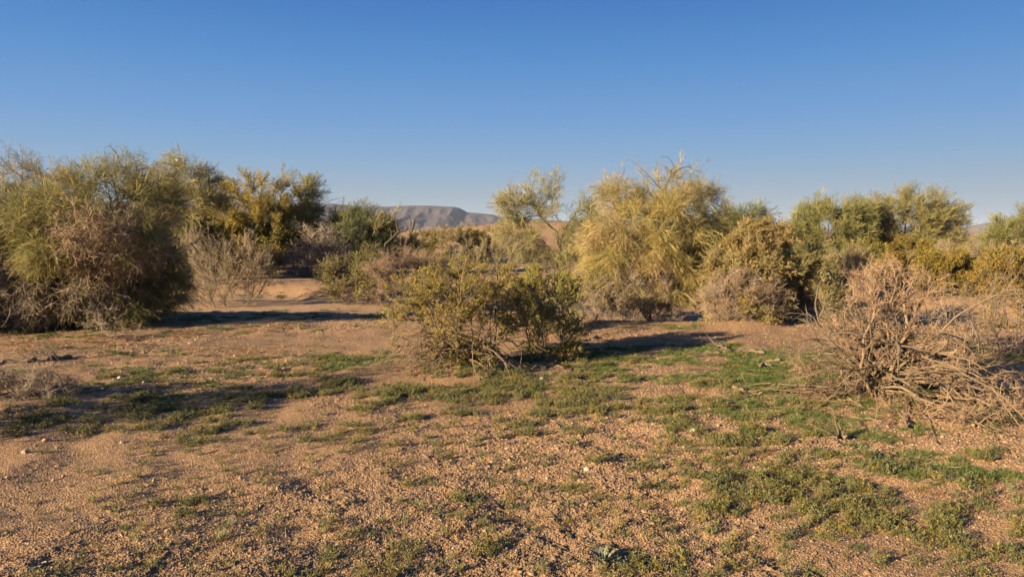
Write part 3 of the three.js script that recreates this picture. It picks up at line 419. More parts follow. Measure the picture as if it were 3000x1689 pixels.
plant('desert_shrub', 'tangle of dead undergrowth under the left trees, shade painted into its dark twigs', 'bush', { ...shrub, seed: 65, base: 240, d: 12.8, n: 600, sprays: 1300, kinds: ['dryFine', 'broom'], size: .34, step: .14, kill: .18, wood: M.greyBark, roots: 24, spread: 1.5, blobs: [[110, 860, 110, 60], [260, 860, 120, 65], [400, 855, 80, 60]], colors: [[.12, .10, .075], [.10, .095, .055], [.09, .09, .04]] });  // twig palette kept dark so its colour stands for the shade
plant('desert_shrub', 'bare grey shrub with olive leaf tips left of the sandy wash', 'bush', { ...farShrub, seed: 25, base: 645, d: 18.6, n: 420, sprays: 620, kinds: ['tips', 'brush', 'brush'], size: .36, wood: M.deadWood, roots: 12, spread: .7, flare: 1.2, rise: .6, blobs: [[600, 760, 60, 65], [680, 790, 110, 70], [745, 810, 55, 50], [650, 850, 120, 28]], colors: [[.20, .158, .105], [.18, .15, .095], [.22, .17, .11]], step: .13, kill: .16, tip: .0045, leafTint: 1 });
plant('desert_shrub', 'brown dry bush drooping in shade beside the dark green tree', 'bush', { ...farShrub, seed: 26, base: 925, d: 26.5, sprays: 420, kinds: ['dryFine'], size: .6, wood: M.greyBark, blobs: [[930, 735, 50, 45], [965, 770, 50, 40], [900, 785, 60, 30]], colors: GREY });
plant('desert_shrub', 'low green bush on the right bank of the sandy wash', 'bush', { ...farShrub, seed: 27, base: 1040, d: 19.2, sprays: 560, kinds: ['salt', 'salt', 'dryFine'], size: .34, step: .13, kill: .17, tip: .0045, wood: M.deadWood, blobs: [[1000, 800, 50, 38], [1075, 800, 55, 48], [1040, 835, 85, 26]], colors: [[.8, 1.0, .75], [.9, 1.0, .8], [.45, .4, .3]] });
plant('desert_shrub', 'bare pinkish twiggy shrub left of the large creosote', 'bush', { ...farShrub, seed: 28, base: 1175, d: 17.5, sprays: 420, kinds: ['brush', 'dryFine'], size: .3, step: .14, kill: .18, tip: .005, wood: M.deadWood, blobs: [[1165, 775, 62, 32], [1215, 780, 45, 32], [1130, 795, 40, 22]], colors: PINKDRY });
plant('desert_shrub', 'pale olive shrub above the left half of the large creosote', 'bush', { ...farShrub, seed: 29, base: 1290, d: 19, sprays: 620, kinds: ['tips', 'brush'], size: .22, wood: M.deadWood, rise: .9, loose: .35, blobs: [[1275, 775, 55, 32], [1330, 775, 60, 32], [1290, 800, 90, 26]], colors: [[.8, .75, .5], [.25, .21, .11], [.22, .195, .10]] });
plant('desert_shrub', 'pale olive shrub under the leaning dark forked trunk', 'bush', { ...farShrub, seed: 30, base: 1425, d: 19.5, sprays: 680, kinds: ['tips', 'brush', 'broomFar'], size: .24, wood: M.deadWood, rise: .8, loose: .4, blobs: [[1420, 755, 75, 40], [1490, 745, 60, 40], [1440, 790, 90, 26]], colors: [[.235, .20, .10], [.21, .19, .09]] });
plant('desert_shrub', 'leafy golden olive shrub mass against the right side of the largest tree', 'bush', { ...farShrub, seed: 31, base: 2215, d: 13.1, n: 620, sprays: 2300, kinds: ['salt', 'salt', 'dryFine'], size: .25, step: .14, kill: .18, tip: .0045, wood: M.deadWood, roots: 14, spread: .9, flare: 1, blobs: [[2200, 730, 70, 50], [2115, 815, 55, 50], [2230, 810, 85, 65], [2150, 765, 55, 50], [2260, 690, 35, 35, 0, .6]], colors: [[1.15, 1.1, .95], [1.3, 1.1, .9], [.95, 1, .9], [.25, .205, .11]] });
plant('desert_shrub', 'leafy olive shrub standing right of the golden olive shrub mass', 'bush', { ...farShrub, seed: 32, base: 2335, d: 13.5, n: 420, sprays: 1500, kinds: ['salt', 'salt', 'brush'], size: .25, step: .15, kill: .19, tip: .0045, wood: M.deadWood, roots: 10, spread: .8, blobs: [[2330, 800, 65, 52], [2300, 740, 40, 35], [2385, 775, 45, 40]], colors: [[.95, 1, .9], [.8, .9, .8], [.32, .27, .15]] });
plant('desert_shrub', 'fine grey tan leafless shrub on its own sand mound right of the middle', 'bush', { ...shrub, seed: 33, base: 2165, d: 12.6, n: 560, sprays: 620, kinds: ['dryFine', 'brush'], size: .24, step: .11, kill: .13, tip: .003, wood: M.deadWood, roots: 14, spread: .3, blobs: [[2170, 862, 100, 48], [2100, 875, 42, 36], [2235, 888, 56, 42], [2170, 830, 55, 26]], colors: [...GREY, ...TAN] });
plant('desert_shrub', 'grey dry undergrowth at the left foot of the largest tree', 'bush', { ...shrub, seed: 34, base: 1760, d: 14.0, n: 460, sprays: 480, kinds: ['dryFine'], size: .24, step: .12, kill: .15, wood: M.greyBark, roots: 16, spread: 1.6, blobs: [[1720, 870, 70, 30], [1660, 880, 45, 28], [1790, 880, 70, 26], [1900, 885, 80, 22]], colors: GREY });
plant('desert_shrub', 'pale green wiry tangle between the smaller creosote and the largest tree', 'bush', { ...shrub, seed: 35, base: 1655, d: 11.2, n: 160, sprays: 130, kinds: ['droop'], size: .24, step: .1, kill: .13, wood: M.greyBark, roots: 6, spread: .2, blobs: [[1650, 895, 45, 30]], colors: OLIVE_PALE });
plant('desert_shrub', 'low grey brush lying between the mound shrub and the dead bush', 'bush', { ...shrub, seed: 36, base: 2420, d: 13.6, n: 420, sprays: 460, kinds: ['dryFine', 'dry'], size: .28, step: .12, kill: .15, wood: M.deadWood, roots: 14, spread: 1.1, flare: 1.4, blobs: [[2420, 885, 100, 30], [2340, 900, 60, 25], [2480, 860, 60, 40]], colors: [...GREY, ...TAN] });
plant('desert_shrub', 'pale straw bush behind the top of the dead bush', 'bush', { ...farShrub, seed: 37, base: 2485, d: 19, sprays: 560, kinds: ['brush', 'tips'], size: .38, rise: .9, loose: .4, wood: M.deadWood, blobs: [[2480, 800, 60, 52], [2440, 830, 45, 35]], colors: [[.26, .22, .115], [.235, .20, .10]] });
for (const [i, [x, y, rx, ry, d, lab]] of [[2560, 745, 65, 55, 22, 'dark creosote bush in the row below the forked tree, its left end'], [2665, 740, 70, 60, 21, 'middle creosote bush in the row behind the dead bush'], [2775, 770, 75, 60, 19, 'creosote bush at the right end of the row behind the dead bush']].entries()) plant('creosote_bush', lab, 'bush', { ...farShrub, seed: 40 + i, base: x, d, sprays: 800, size: .24, blobs: [[x, y + 12, rx, ry * .8], [x - rx * .5, y + 45, rx * .7, 40], [x + rx * .5, y + 50, rx * .6, 40]], colors: i ? [[.7, .75, .8], [.85, .75, .8]] : [[.5, .6, .7], [.6, .65, .7]] });
plant('desert_shrub', 'pale grass coloured bush under the pale mountain at the right', 'bush', { ...farShrub, seed: 44, base: 2850, d: 24, sprays: 620, kinds: ['brush', 'tips'], size: .3, rise: .9, loose: .4, wood: M.deadWood, blobs: [[2810, 750, 60, 34], [2885, 748, 50, 34], [2850, 785, 80, 30]], colors: [[.255, .205, .12], [.23, .195, .105]] });
plant('creosote_bush', 'orange tinged creosote bush cut by the right edge', 'bush', { ...shrub, seed: 45, base: 2975, d: 14.5, n: 420, sprays: 620, size: .27, blobs: [[2950, 815, 62, 50], [3010, 790, 50, 60], [2970, 850, 80, 30]], colors: [[.75, .75, .8], [.9, .75, .7]] });
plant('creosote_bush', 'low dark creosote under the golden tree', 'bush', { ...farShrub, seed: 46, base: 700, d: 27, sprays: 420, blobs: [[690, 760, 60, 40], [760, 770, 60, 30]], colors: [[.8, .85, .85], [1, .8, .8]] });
// far plants on the slope and the ridge
for (const [i, [x, y, rx, ry, d, k]] of [[1235, 705, 45, 22, 40, 0], [1330, 700, 50, 22, 38, 1], [1395, 715, 45, 22, 36, 0], [1290, 690, 35, 14, 46, 1], [1440, 690, 40, 18, 44, 1], [1200, 720, 40, 20, 34, 1], [1370, 690, 30, 12, 52, 0], [1480, 700, 40, 20, 40, 1], [1260, 750, 50, 16, 30, 1], [1350, 755, 50, 16, 28, 1]].entries())
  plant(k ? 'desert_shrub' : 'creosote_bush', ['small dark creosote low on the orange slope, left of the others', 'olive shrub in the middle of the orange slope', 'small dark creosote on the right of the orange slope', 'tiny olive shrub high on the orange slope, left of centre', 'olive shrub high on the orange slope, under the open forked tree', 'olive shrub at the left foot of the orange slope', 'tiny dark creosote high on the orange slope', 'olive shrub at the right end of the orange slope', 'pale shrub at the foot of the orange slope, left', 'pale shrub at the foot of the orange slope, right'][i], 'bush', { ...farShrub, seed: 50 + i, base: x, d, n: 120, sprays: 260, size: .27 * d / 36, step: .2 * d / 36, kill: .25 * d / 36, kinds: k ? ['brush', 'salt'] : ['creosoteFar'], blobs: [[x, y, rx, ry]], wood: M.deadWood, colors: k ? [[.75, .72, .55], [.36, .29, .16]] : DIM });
plant('ridge_shrub', 'lone thin shrub standing up on the ridge crest', 'bush', { ...farShrub, seed: 61, base: 1345, d: 84, n: 60, sprays: 90, size: .9, step: .3, kill: .35, tip: .02, roots: 3, blobs: [[1345, 642, 9, 14], [1352, 655, 12, 8]], kinds: ['creosoteFar'], colors: [[.9, 1, .9]] });
plant('ridge_shrub', 'smaller pale shrub left of the lone one on the ridge crest', 'bush', { ...farShrub, seed: 62, base: 1308, d: 84, n: 40, sprays: 60, size: .8, step: .3, kill: .35, tip: .02, roots: 3, blobs: [[1308, 652, 8, 10]], kinds: ['tips'], colors: [[1, 1, .8]] });
{ // ocotillo: a fan of straight wands
  const B = at(1203, 660, 70); B.y = ground(B.x, B.z) - .05; const t = thing('ocotillo', 'dark ocotillo with a fan of wands against the mesa', 'plant', B), r = rngOf(63);
  for (let i = 0; i < 15; i++) { const a = r() * 6.283, b = new Buf(); b.tube(curve(V(0, 0, 0), V(Math.cos(a) * .38, 1, Math.sin(a) * .38).normalize(), 1.5 + r() * .8, 6, r, .05), taper(6, .035, .02), 5); part('branch', b.geo(), M.creosoteBark, t); }
}
{ // snag: black dead limb right of the dark tree
  const B = at(1120, 735, 28.5); const gy = ground(B.x, B.z); B.y = gy; const t = thing('dead_snag', 'black forked dead limb sticking out right of the dark green tree', 'dead limb', B), r = rngOf(64);
  const to = (x, y) => at(x, y, 28.5).sub(B), line = (pts, w) => { const b = new Buf(), q = []; for (let k = 0; k < pts.length - 1; k++) for (let s = 0; s < 4; s++) q.push(pts[k].clone().lerp(pts[k + 1], s / 4).addScaledVector(randDir(r), .02)); q.push(pts[pts.length - 1]); b.tube(q, taper(q.length - 1, w, w * .35), 6); return b.geo(); };
  part('trunk', line([V(0, 0, 0), to(1130, 715), to(1165, 680), to(1190, 676), to(1194, 664)], .07), M.darkBark, t); part('branch', line([to(1168, 680), to(1162, 660), to(1160, 652)], .05), M.darkBark, t); part('branch', line([to(1150, 693), to(1140, 665)], .035), M.darkBark, t);
}

{
  const r = rngOf(240), t = new THREE.Group(); t.name = 'ridge_scrub'; t.userData = { kind: 'stuff', label: 'small dry scrub dotted over the orange ridge and the far flats', category: 'scrub' }; scene.add(t); const a = [], b = [];
  for (let i = 0; i < 900; i++) { const d = 37 + 75 * r() * r() + (r() < .25 ? 60 * r() : 0), x = (r() * 2 - 1) * .78 * d, z = -d, c = .7 + .5 * r(), y = ground(x, z), n = 3 + Math.floor(4 * r()), S = .18 + .34 * r() * r(); for (let k = 0; k < n; k++) (i % 3 ? a : b).push({ p: V(x + (r() - .5) * S, y, z + (r() - .5) * S), q: new THREE.Quaternion().setFromUnitVectors(UP, V((r() - .5) * 1.6, 1, (r() - .5) * 1.6).normalize()), s: S * (1 + r()), c: i % 3 ? [.27 * c, .205 * c, .10 * c] : [c, c, c] }); }
  scatter('scrub', SPRAY.brush, M.spray, t, a); scatter('scrub', SPRAY.salt, M.leafy, t, b);
}

// ---------------------------------------------------------------- dead wood
const dead = { shrub: true, step: .075, kill: .085, tip: .0042, exp: 2.0, wobble: .5, inertia: .75, wood: M.paleWood, kinds: ['dry'], size: .2, endR: .012, spread: .22, colors: TAN };
const deadBush = plant('dead_bush', 'big dead thorny bush at the right with grey split stems and sprawling branches', 'dead bush', { ...dead, seed: 71, base: 2588, d: 7.15, n: 1300, sprays: 850, size: .15, max: .026, roots: 20, flare: .75, gnarl: .03,
  blobs: [[2620, 850, 138, 80, .1, 2.6], [2590, 950, 140, 65, 0, 1.2], [2580, 805, 80, 35, .2, 1.2], [2700, 1060, 110, 70, -.2], [2820, 1120, 120, 75, -.5], [2930, 1200, 90, 70, -.9], [2420, 1085, 100, 22, 0, .8], [2340, 1075, 50, 30, -.1, .6], [2780, 1230, 130, 40, -1.0], [2500, 1010, 60, 60, -.1, .7], [2640, 1000, 80, 90, 0]], colors: [[.33, .215, .125], [.30, .20, .12], [.27, .185, .118], [.36, .245, .15]] });
function sprawl(t, seed, n, a0, a1, L0, L1, up0, up1, w, m, droopK) {     // long limbs that arch out from the foot and come to rest on the ground
  const r = rngOf(seed), B = t.position;
  const keep = (pts) => { for (const q of pts) { const g = ground(q.x + B.x, q.z + B.z) - B.y + .012; if (q.y < g) q.y = g + .01 * r(); } return pts; };
  for (let i = 0; i < n; i++) {
    const a = lerp(a0, a1, r()), L = lerp(L0, L1, r()), b = new Buf(), d = V(Math.cos(a), lerp(up0, up1, r()), Math.sin(a)).normalize(), pts = keep(curve(V((r() - .5) * .3, .05 + .3 * r(), (r() - .5) * .3), d, L, 12, r, .34, DOWN, droopK)), W = w * (.6 + .7 * r());
    b.tube(pts, taper(12, W, W * .35), 6);
    for (let k = 0; k < 6; k++) { const o = 3 + Math.floor(r() * 9), tw = keep(curve(pts[o], bend(pts[o].clone().sub(pts[o - 1]).normalize(), r, 1.2), .15 + .4 * r(), 5, r, .3, DOWN, .06)); b.tube(tw, taper(5, W * .5, W * .18), 4); for (let q = 0; q < 3; q++) { const e = 1 + Math.floor(r() * 4); b.tube(keep(curve(tw[e], bend(tw[e].clone().sub(tw[e - 1]).normalize(), r, 1.3), .06 + .14 * r(), 2, r, .25)), taper(2, W * .28, .0015), 3); } }
    part('branch', b.geo(), m, t);
  }
}
sprawl(deadBush, 171, 24, -.35, 1.15, 1.0, 2.3, .5, 1.2, .0125, M.paleWood, .15);
sprawl(deadBush, 172, 18, 2.6, 3.5, .8, 1.8, .15, .6, .010, M.paleWood, .10);
sprawl(deadBush, 173, 7, .9, 2.4, .4, .9, .3, .9, .009, M.paleWood, .16);
sprawl(deadBush, 175, 16, 0, 6.28, .5, .95, 1.6, 4, .02, M.deadWood, .02);
sprawl(creosote, 174, 16, 2.5, 3.6, .5, 1.0, .5, 1.0, .009, M.paleWood, .2);
plant('dead_bush', 'sparse dry bush of thin bent twigs behind the dead bush at the right edge', 'dead bush', { ...dead, seed: 72, base: 2880, d: 9.8, n: 420, sprays: 200, size: .22, max: .011, roots: 9, spread: .5, flare: 1.3, blobs: [[2880, 920, 130, 60, 0], [2960, 880, 70, 60], [2830, 990, 120, 40], [2780, 900, 40, 50]], colors: [...TAN, ...GREY], wood: M.deadWood });
plant('dead_bush', 'pale leafless bush cut by the left edge in the foreground', 'dead bush', { ...dead, seed: 73, base: 70, d: 6.95, n: 700, sprays: 800, size: .14, step: .06, kill: .07, tip: .0026, max: .010, roots: 14, spread: .35, flare: 1.1, blobs: [[60, 1130, 90, 40], [90, 1170, 85, 40], [-40, 1150, 90, 60], [30, 1195, 110, 25]], colors: GREY, wood: M.deadWood });
plant('brush_pile', 'heap of bare grey branches lying at the foot of the left trees', 'dead brush', { ...dead, seed: 74, base: 110, d: 12.4, n: 260, sprays: 160, size: .25, step: .1, kill: .12, roots: 12, spread: .9, flare: 1.8, blobs: [[100, 945, 110, 26], [150, 920, 80, 26]], colors: GREY, wood: M.deadWood });
plant('dead_branch', 'fallen dead branch with upright twigs lying on the sand at the left', 'dead branch', { ...dead, seed: 75, base: 330, d: 11.1, n: 90, sprays: 26, size: .22, step: .09, kill: .11, tip: .004, max: .028, roots: 3, spread: .3, flare: 1.5, blobs: [[330, 970, 60, 24], [395, 990, 60, 10], [345, 950, 20, 26, 0, .6]], stems: [[[305, 985], [270, 965], [240, 950]], [[340, 985], [380, 975], [430, 995]], [[320, 985], [340, 950], [350, 920]], [[350, 995], [400, 990]]], colors: GREY, wood: M.greyBark });
plant('dead_bush', 'few bare upright twigs beside the fallen log at the left edge', 'dead bush', { ...dead, seed: 76, base: 125, d: 9.0, n: 70, sprays: 24, size: .16, step: .07, kill: .09, tip: .003, max: .008, roots: 5, spread: .5, flare: .9, blobs: [[110, 1035, 70, 22], [160, 1020, 20, 26]], colors: GREY, wood: M.greyBark });
plant('dead_bush', 'dry bush standing just outside the left edge, its shadow on the weeds', 'dead bush', { ...dead, seed: 78, base: -330, d: 5.6, n: 380, sprays: 560, size: .2, roots: 12, spread: .5, flare: .9, blobs: [[-330, 1110, 210, 110], [-420, 1010, 200, 120], [-260, 1180, 130, 80]], colors: GREY, wood: M.deadWood });
// logs, sticks and stumps lying about: [name, label, end to end in the photograph, thickness, wood]
function lying(name, label, cat, pts, w, m, seed, fork, lift = .5) {
  const r = rngOf(seed), W = pts.map(([x, y]) => spot(x, y)), B = W[0].clone(), t = thing(name, label, cat, B), b = new Buf(), q = [];
  const n = 10; for (let k = 0; k < W.length - 1; k++) for (let s = 0; s < n; s++) q.push(W[k].clone().lerp(W[k + 1], s / n)); q.push(W[W.length - 1]);
  q.forEach((p, i) => { p.y = ground(p.x, p.z) + w * lift + w * .4 * Math.sin(i * 1.1); p.addScaledVector(randDir(r), w * .3); p.sub(B); });
  const rad = q.map((_, i) => w * (i === 0 ? .45 : 1 - .55 * i / q.length) * (.85 + .3 * r())); b.tube(q, rad, 9); part('trunk', b.geo(), m, t);
  for (let k = 0; k < (fork ?? 0); k++) { const o = 2 + Math.floor(r() * (q.length - 3)), c = new Buf(), tw = curve(q[o], bend(q[o].clone().sub(q[o - 1]).normalize(), r, 1.2).add(V(0, .25, 0)).normalize(), .1 + .3 * r(), 5, r, .25, DOWN, .05); for (const p of tw) { const g = ground(p.x + B.x, p.z + B.z) - B.y + .006; if (p.y < g) p.y = g; } c.tube(tw, taper(5, w * .5, w * .12), 5); part('branch', c.geo(), m, t); }
  return t;
}
lying('fallen_log', 'dark grey fallen log at the left edge', 'log', [[212, 1048], [120, 1058], [0, 1066], [-80, 1070]], .04, M.greyBark, 81, 3);
lying('driftwood_log', 'long pale driftwood log on the grass left of the dead bush', 'log', [[2240, 1038], [2190, 1030], [2120, 1032]], .028, M.logWood, 82, 0);
lying('driftwood_log', 'shorter pale driftwood log in line with the long one', 'log', [[2108, 1034], [2060, 1032]], .02, M.logWood, 83, 1);
lying('driftwood_log', 'pale curved driftwood on the grass below the long log', 'log', [[2148, 1137], [2185, 1150], [2240, 1155]], .022, M.logWood, 84, 0);
lying('driftwood_log', 'thick pale wood chunk in the grass left of the dead bush', 'log', [[2285, 1060], [2245, 1058]], .028, M.logWood, 85, 0);
lying('driftwood_log', 'bent broken pale log piece tipped up in the grass', 'log', [[2228, 1080], [2235, 1066], [2262, 1078]], .022, M.logWood, 86, 0, 1.2);
lying('dead_branch', 'forked grey branch on the dark soil above the long driftwood log', 'dead branch', [[2132, 1028], [2105, 1018], [2088, 1008]], .022, M.greyBark, 87, 4, 1.6);
lying('dead_branch', 'grey broken branch at the left end of the dark soil', 'dead branch', [[1795, 992], [1760, 990], [1705, 1000]], .025, M.greyBark, 88, 3);
lying('dead_branch', 'pale thin stick on the sand below the largest tree', 'dead branch', [[1985, 955], [2040, 962]], .014, M.logWood, 89, 1);
lying('dead_branch', 'small dark stick on the bright sand below the largest tree', 'dead branch', [[1935, 926], [1965, 928]], .02, M.darkBark, 90, 2);
lying('dead_branch', 'long pale branch lying across the grass in front of the dead bush', 'dead branch', [[2480, 1165], [2540, 1195], [2625, 1220]], .013, M.paleWood, 91, 3);
lying('dead_branch', 'long thin branch below the other on the grass in front of the dead bush', 'dead branch', [[2500, 1222], [2580, 1240], [2660, 1235]], .012, M.paleWood, 92, 3);
lying('dead_branch', 'crooked grey limb standing off the dead bush to the ground in front', 'dead branch', [[2660, 1268], [2652, 1235], [2658, 1195], [2640, 1165]], .013, M.paleWood, 93, 4, 2.5);
lying('dead_branch', 'thin straight stick pointing toward the viewer below the dead bush', 'dead branch', [[2700, 1180], [2735, 1265], [2750, 1305]], .010, M.paleWood, 94, 1);
lying('tree_stump', 'small upturned twisted root on the gravel left of the dead bush branches', 'root', [[2480, 1290], [2462, 1285], [2450, 1292]], .018, M.paleWood, 95, 5, 1.4);
lying('dead_branch', 'pale twig on the sand in front of the large creosote', 'dead branch', [[1600, 1058], [1660, 1085], [1740, 1110]], .009, M.paleWood, 96, 2);
lying('dead_branch', 'dark snapped root among the litter under the largest tree', 'dead branch', [[1850, 888], [1880, 880], [1915, 893]], .05, M.deadWood, 97, 3, 1.5);
lying('dead_branch', 'weathered root under the largest tree beside the snapped one', 'dead branch', [[1770, 890], [1800, 884], [1840, 892]], .045, M.greyBark, 98, 3, 1.2);
lying('dead_branch', 'bleached stick among the weeds at the lower right', 'dead branch', [[2360, 1668], [2385, 1688]], .008, M.logWood, 99, 1);

// ---------------------------------------------------------------- stones and gravel
function stoneGeo(seed, detail, flat) {
  const g0 = new THREE.IcosahedronGeometry(1, detail), p = g0.attributes.position, r = rngOf(seed), ax = [randDir(r), randDir(r), randDir(r), randDir(r), randDir(r)], cut = ax.map(() => .55 + .35 * r());
  for (let i = 0; i < p.count; i++) { const v = V(p.getX(i), p.getY(i), p.getZ(i)); ax.forEach((a, k) => { const d = v.dot(a); if (d > cut[k]) v.addScaledVector(a, cut[k] - d); }); v.multiplyScalar(1 + .10 * noise(v.x * 3 + seed, v.y * 3 + v.z * 2)); p.setXYZ(i, v.x, v.y * flat, v.z * .85); }
  g0.computeVertexNormals(); return g0;
}
const STONES = [1, 2, 3, 4].map((s) => stoneGeo(s, 1, .6)), BIG = [11, 12, 13].map((s) => stoneGeo(s, 3, .65));
const PEB = [[.34, .21, .10], [.31, .19, .092], [.37, .235, .12], [.25, .155, .085], [.30, .20, .125], [.42, .29, .18], [.22, .15, .10], [.36, .22, .10]];
{
  const r = rngOf(200), t = new THREE.Group(); t.name = 'gravel'; t.userData = { kind: 'stuff', label: 'loose tan gravel and clods strewn over the bare ground', category: 'gravel' }; scene.add(t);
  const places = [];
  for (let i = 0; i < 260000; i++) {
    const d = 3.0 / (1 - r() * 0.86), a = (r() * 2 - 1) * .76, x = d * Math.sin(a), z = -d * Math.cos(a); if (d > 21) continue;
    const rough = fbm(x * .55 + 20, z * .55, 3), w = washness(x, z); if (r() < w * .85) continue;
    if (r() > .3 + 1.3 * sstep(-.2, .35, rough)) continue;
    const s = (0.0025 + 0.0042 * Math.pow(r(), 3) + (r() < .010 ? .009 * r() : 0)) * (0.7 + .12 * d) * (1 + .3 * sstep(0, .4, rough));
    const c = PEB[Math.floor(r() * PEB.length)], v = .8 + .4 * r();
    places.push({ p: V(x, ground(x, z) + s * .12, z), q: new THREE.Quaternion().setFromEuler(new THREE.Euler((r() - .5) * .8, r() * 6.28, (r() - .5) * .8)), s, c: [c[0] * v, c[1] * v, c[2] * v] });
  }
  scatter('gravel', STONES, M.stone, t, places); console.log('gravel', places.length);
}
{
  const put = (px, py, w, c, label, group, k) => { const p = spot(px, py), d = -p.z, s = w / 2 / F * d, o = new THREE.Mesh(BIG[k % 3], new THREE.MeshStandardMaterial({ roughness: .9, bumpMap: gravelBump, bumpScale: .002 })); o.material.color.setRGB(...c); o.name = numbered('stone'); o.scale.set(s, s * 1.05, s); o.rotation.set(0, k * 1.7, (k % 5 - 2) * .12); o.position.set(p.x, p.y + s * .22, p.z); o.castShadow = o.receiveShadow = true; o.userData = { label, category: 'stone' }; if (group) o.userData.group = group; scene.add(o); };
  const pale = [.56, .45, .33], tan = [.47, .32, .20], white = [.62, .52, .42];
  put(1586, 1114, 24, white, 'pale round stone in the grass below the large creosote', null, 0);
  put(420, 1122, 15, white, 'white stone in the green patch at the left', null, 1);
  put(350, 1112, 14, pale, 'pale stone above the white one in the left green patch', null, 2);
  put(300, 1138, 12, pale, 'small pale stone left of the white one in the green patch', null, 3);
  put(488, 1564, 16, tan, 'tan stone of a pair on the bare foreground gravel', null, 4);
  put(503, 1568, 9, tan, 'smaller stone touching the tan one of the foreground pair', null, 5);
  put(1720, 1378, 22, pale, 'pale flat stone beside weeds in the middle foreground', null, 6);
  put(2032, 1268, 26, white, 'long white stone on the gravel left of the twisted root', null, 7);
  const r = rngOf(210), G = 'stones on the foreground gravel', L = 'tan stone lying on the bare foreground gravel';
  for (const [x, y, w] of [[185, 1392, 11], [155, 1404, 10], [145, 1290, 12], [75, 1325, 22], [130, 1292, 16], [355, 1300, 10], [1484, 1315, 11], [1500, 1340, 10], [1492, 1351, 9], [1440, 1352, 8], [1420, 1560, 12], [1216, 1482, 9], [1264, 1525, 9], [1328, 1610, 9], [1485, 1615, 12], [620, 1433, 8], [500, 1450, 9], [450, 1407, 10], [1602, 1407, 10], [1548, 1305, 8], [280, 1540, 7], [2165, 1520, 9], [2520, 1470, 11], [2080, 1660, 14], [2600, 1570, 9], [2665, 1628, 10], [2000, 1470, 9], [905, 1440, 8], [812, 1438, 9], [335, 1570, 8], [1750, 1510, 8], [1130, 1600, 9]]) put(x, y, w * 1.15, [tan[0] * (.85 + .4 * r()), tan[1] * (.85 + .4 * r()), tan[2] * (.85 + .5 * r())], L, G, Math.floor(r() * 30));
}

{ // broken twigs strewn about
  const r = rngOf(230), t = new THREE.Group(); t.name = 'twig_litter'; t.userData = { kind: 'stuff', label: 'broken dry twigs strewn over the ground', category: 'twigs' }; scene.add(t);
  const geos = [1, 2, 3].map((s) => { const q = rngOf(500 + s), b = new Buf(), pts = curve(V(-.5, 0, 0), V(1, 0, 0), 1, 5, q, .22); b.tube(pts, taper(5, .03, .014), 4); b.tube(curve(pts[2], bend(V(1, .1, 0), q, .9), .35, 2, q, .2), taper(2, .016, .008), 3); return b.geo(); }), places = [], hubs = [[2600, 1140, 1.6], [1370, 1080, 1.3], [330, 985, 1.2], [1900, 900, 3], [2170, 960, 1.5], [90, 1180, 1.2], [2300, 1090, 1.6]].map(([x, y, R]) => [spot(x, y), R]);
  for (let i = 0; i < 1500; i++) { let x, z; if (i % 3) { const [c, R] = hubs[i % hubs.length], a = r() * 6.283, q = Math.sqrt(r()) * R; x = c.x + Math.cos(a) * q * 1.3; z = c.z + Math.sin(a) * q; } else { const d = 3 / (1 - r() * .8), a = (r() * 2 - 1) * .76; x = d * Math.sin(a); z = -d * Math.cos(a); } const s = .04 + .16 * r() * r(), v = .6 + .6 * r(); places.push({ p: V(x, ground(x, z) + s * .02, z), q: new THREE.Quaternion().setFromEuler(new THREE.Euler(r() * 6, r() * 6.28, (r() - .5) * .25, 'YXZ')), s, c: [.26 * v, .19 * v, .125 * v] }); }
  scatter('twig_litter', geos, M.spray2 ??= mat(1, 1, 1), t, places);
}

// ---------------------------------------------------------------- small plants on the ground
function tuft(seed, n, h, w, spread, segs) {                          // blades rising from one root
  const r = rngOf(seed), b = new Buf();
  for (let i = 0; i < n; i++) {
    const a = r() * 6.283, q = Math.sqrt(r()) * spread * .5, lean = .15 + .8 * r() * spread * 6, L = h * (.5 + .7 * r()), d = V(Math.cos(a) * lean, 1, Math.sin(a) * lean).normalize(), s = V(-Math.sin(a), 0, Math.cos(a)).multiplyScalar(w), v = .75 + .5 * r();
    b.k = r() < .1 ? [1.6 * v, 1.15 * v, v] : [v, v, v]; const pts = curve(V(Math.cos(a) * q, -.004, Math.sin(a) * q), d, L, segs, r, .12, V(Math.cos(a), -.5, Math.sin(a)), .16); let pl, pr; const up = V(0, 1, 0), along = V(0, 0, 0);
    pts.forEach((p, k) => { along.subVectors(pts[Math.min(k + 1, segs)], pts[Math.max(0, k - 1)]); up.crossVectors(along, s).normalize(); if (k === segs) { const t = b.vert(p, up); b.i.push(pl, pr, t); return; } const l = b.vert(p.clone().addScaledVector(s, 1 - k / segs * .5), up), m = b.vert(p.clone().addScaledVector(s, -1 + k / segs * .5), up); if (k) b.i.push(pl, pr, l, pr, m, l); pl = l; pr = m; });
  }
  return b.geo(true);
}
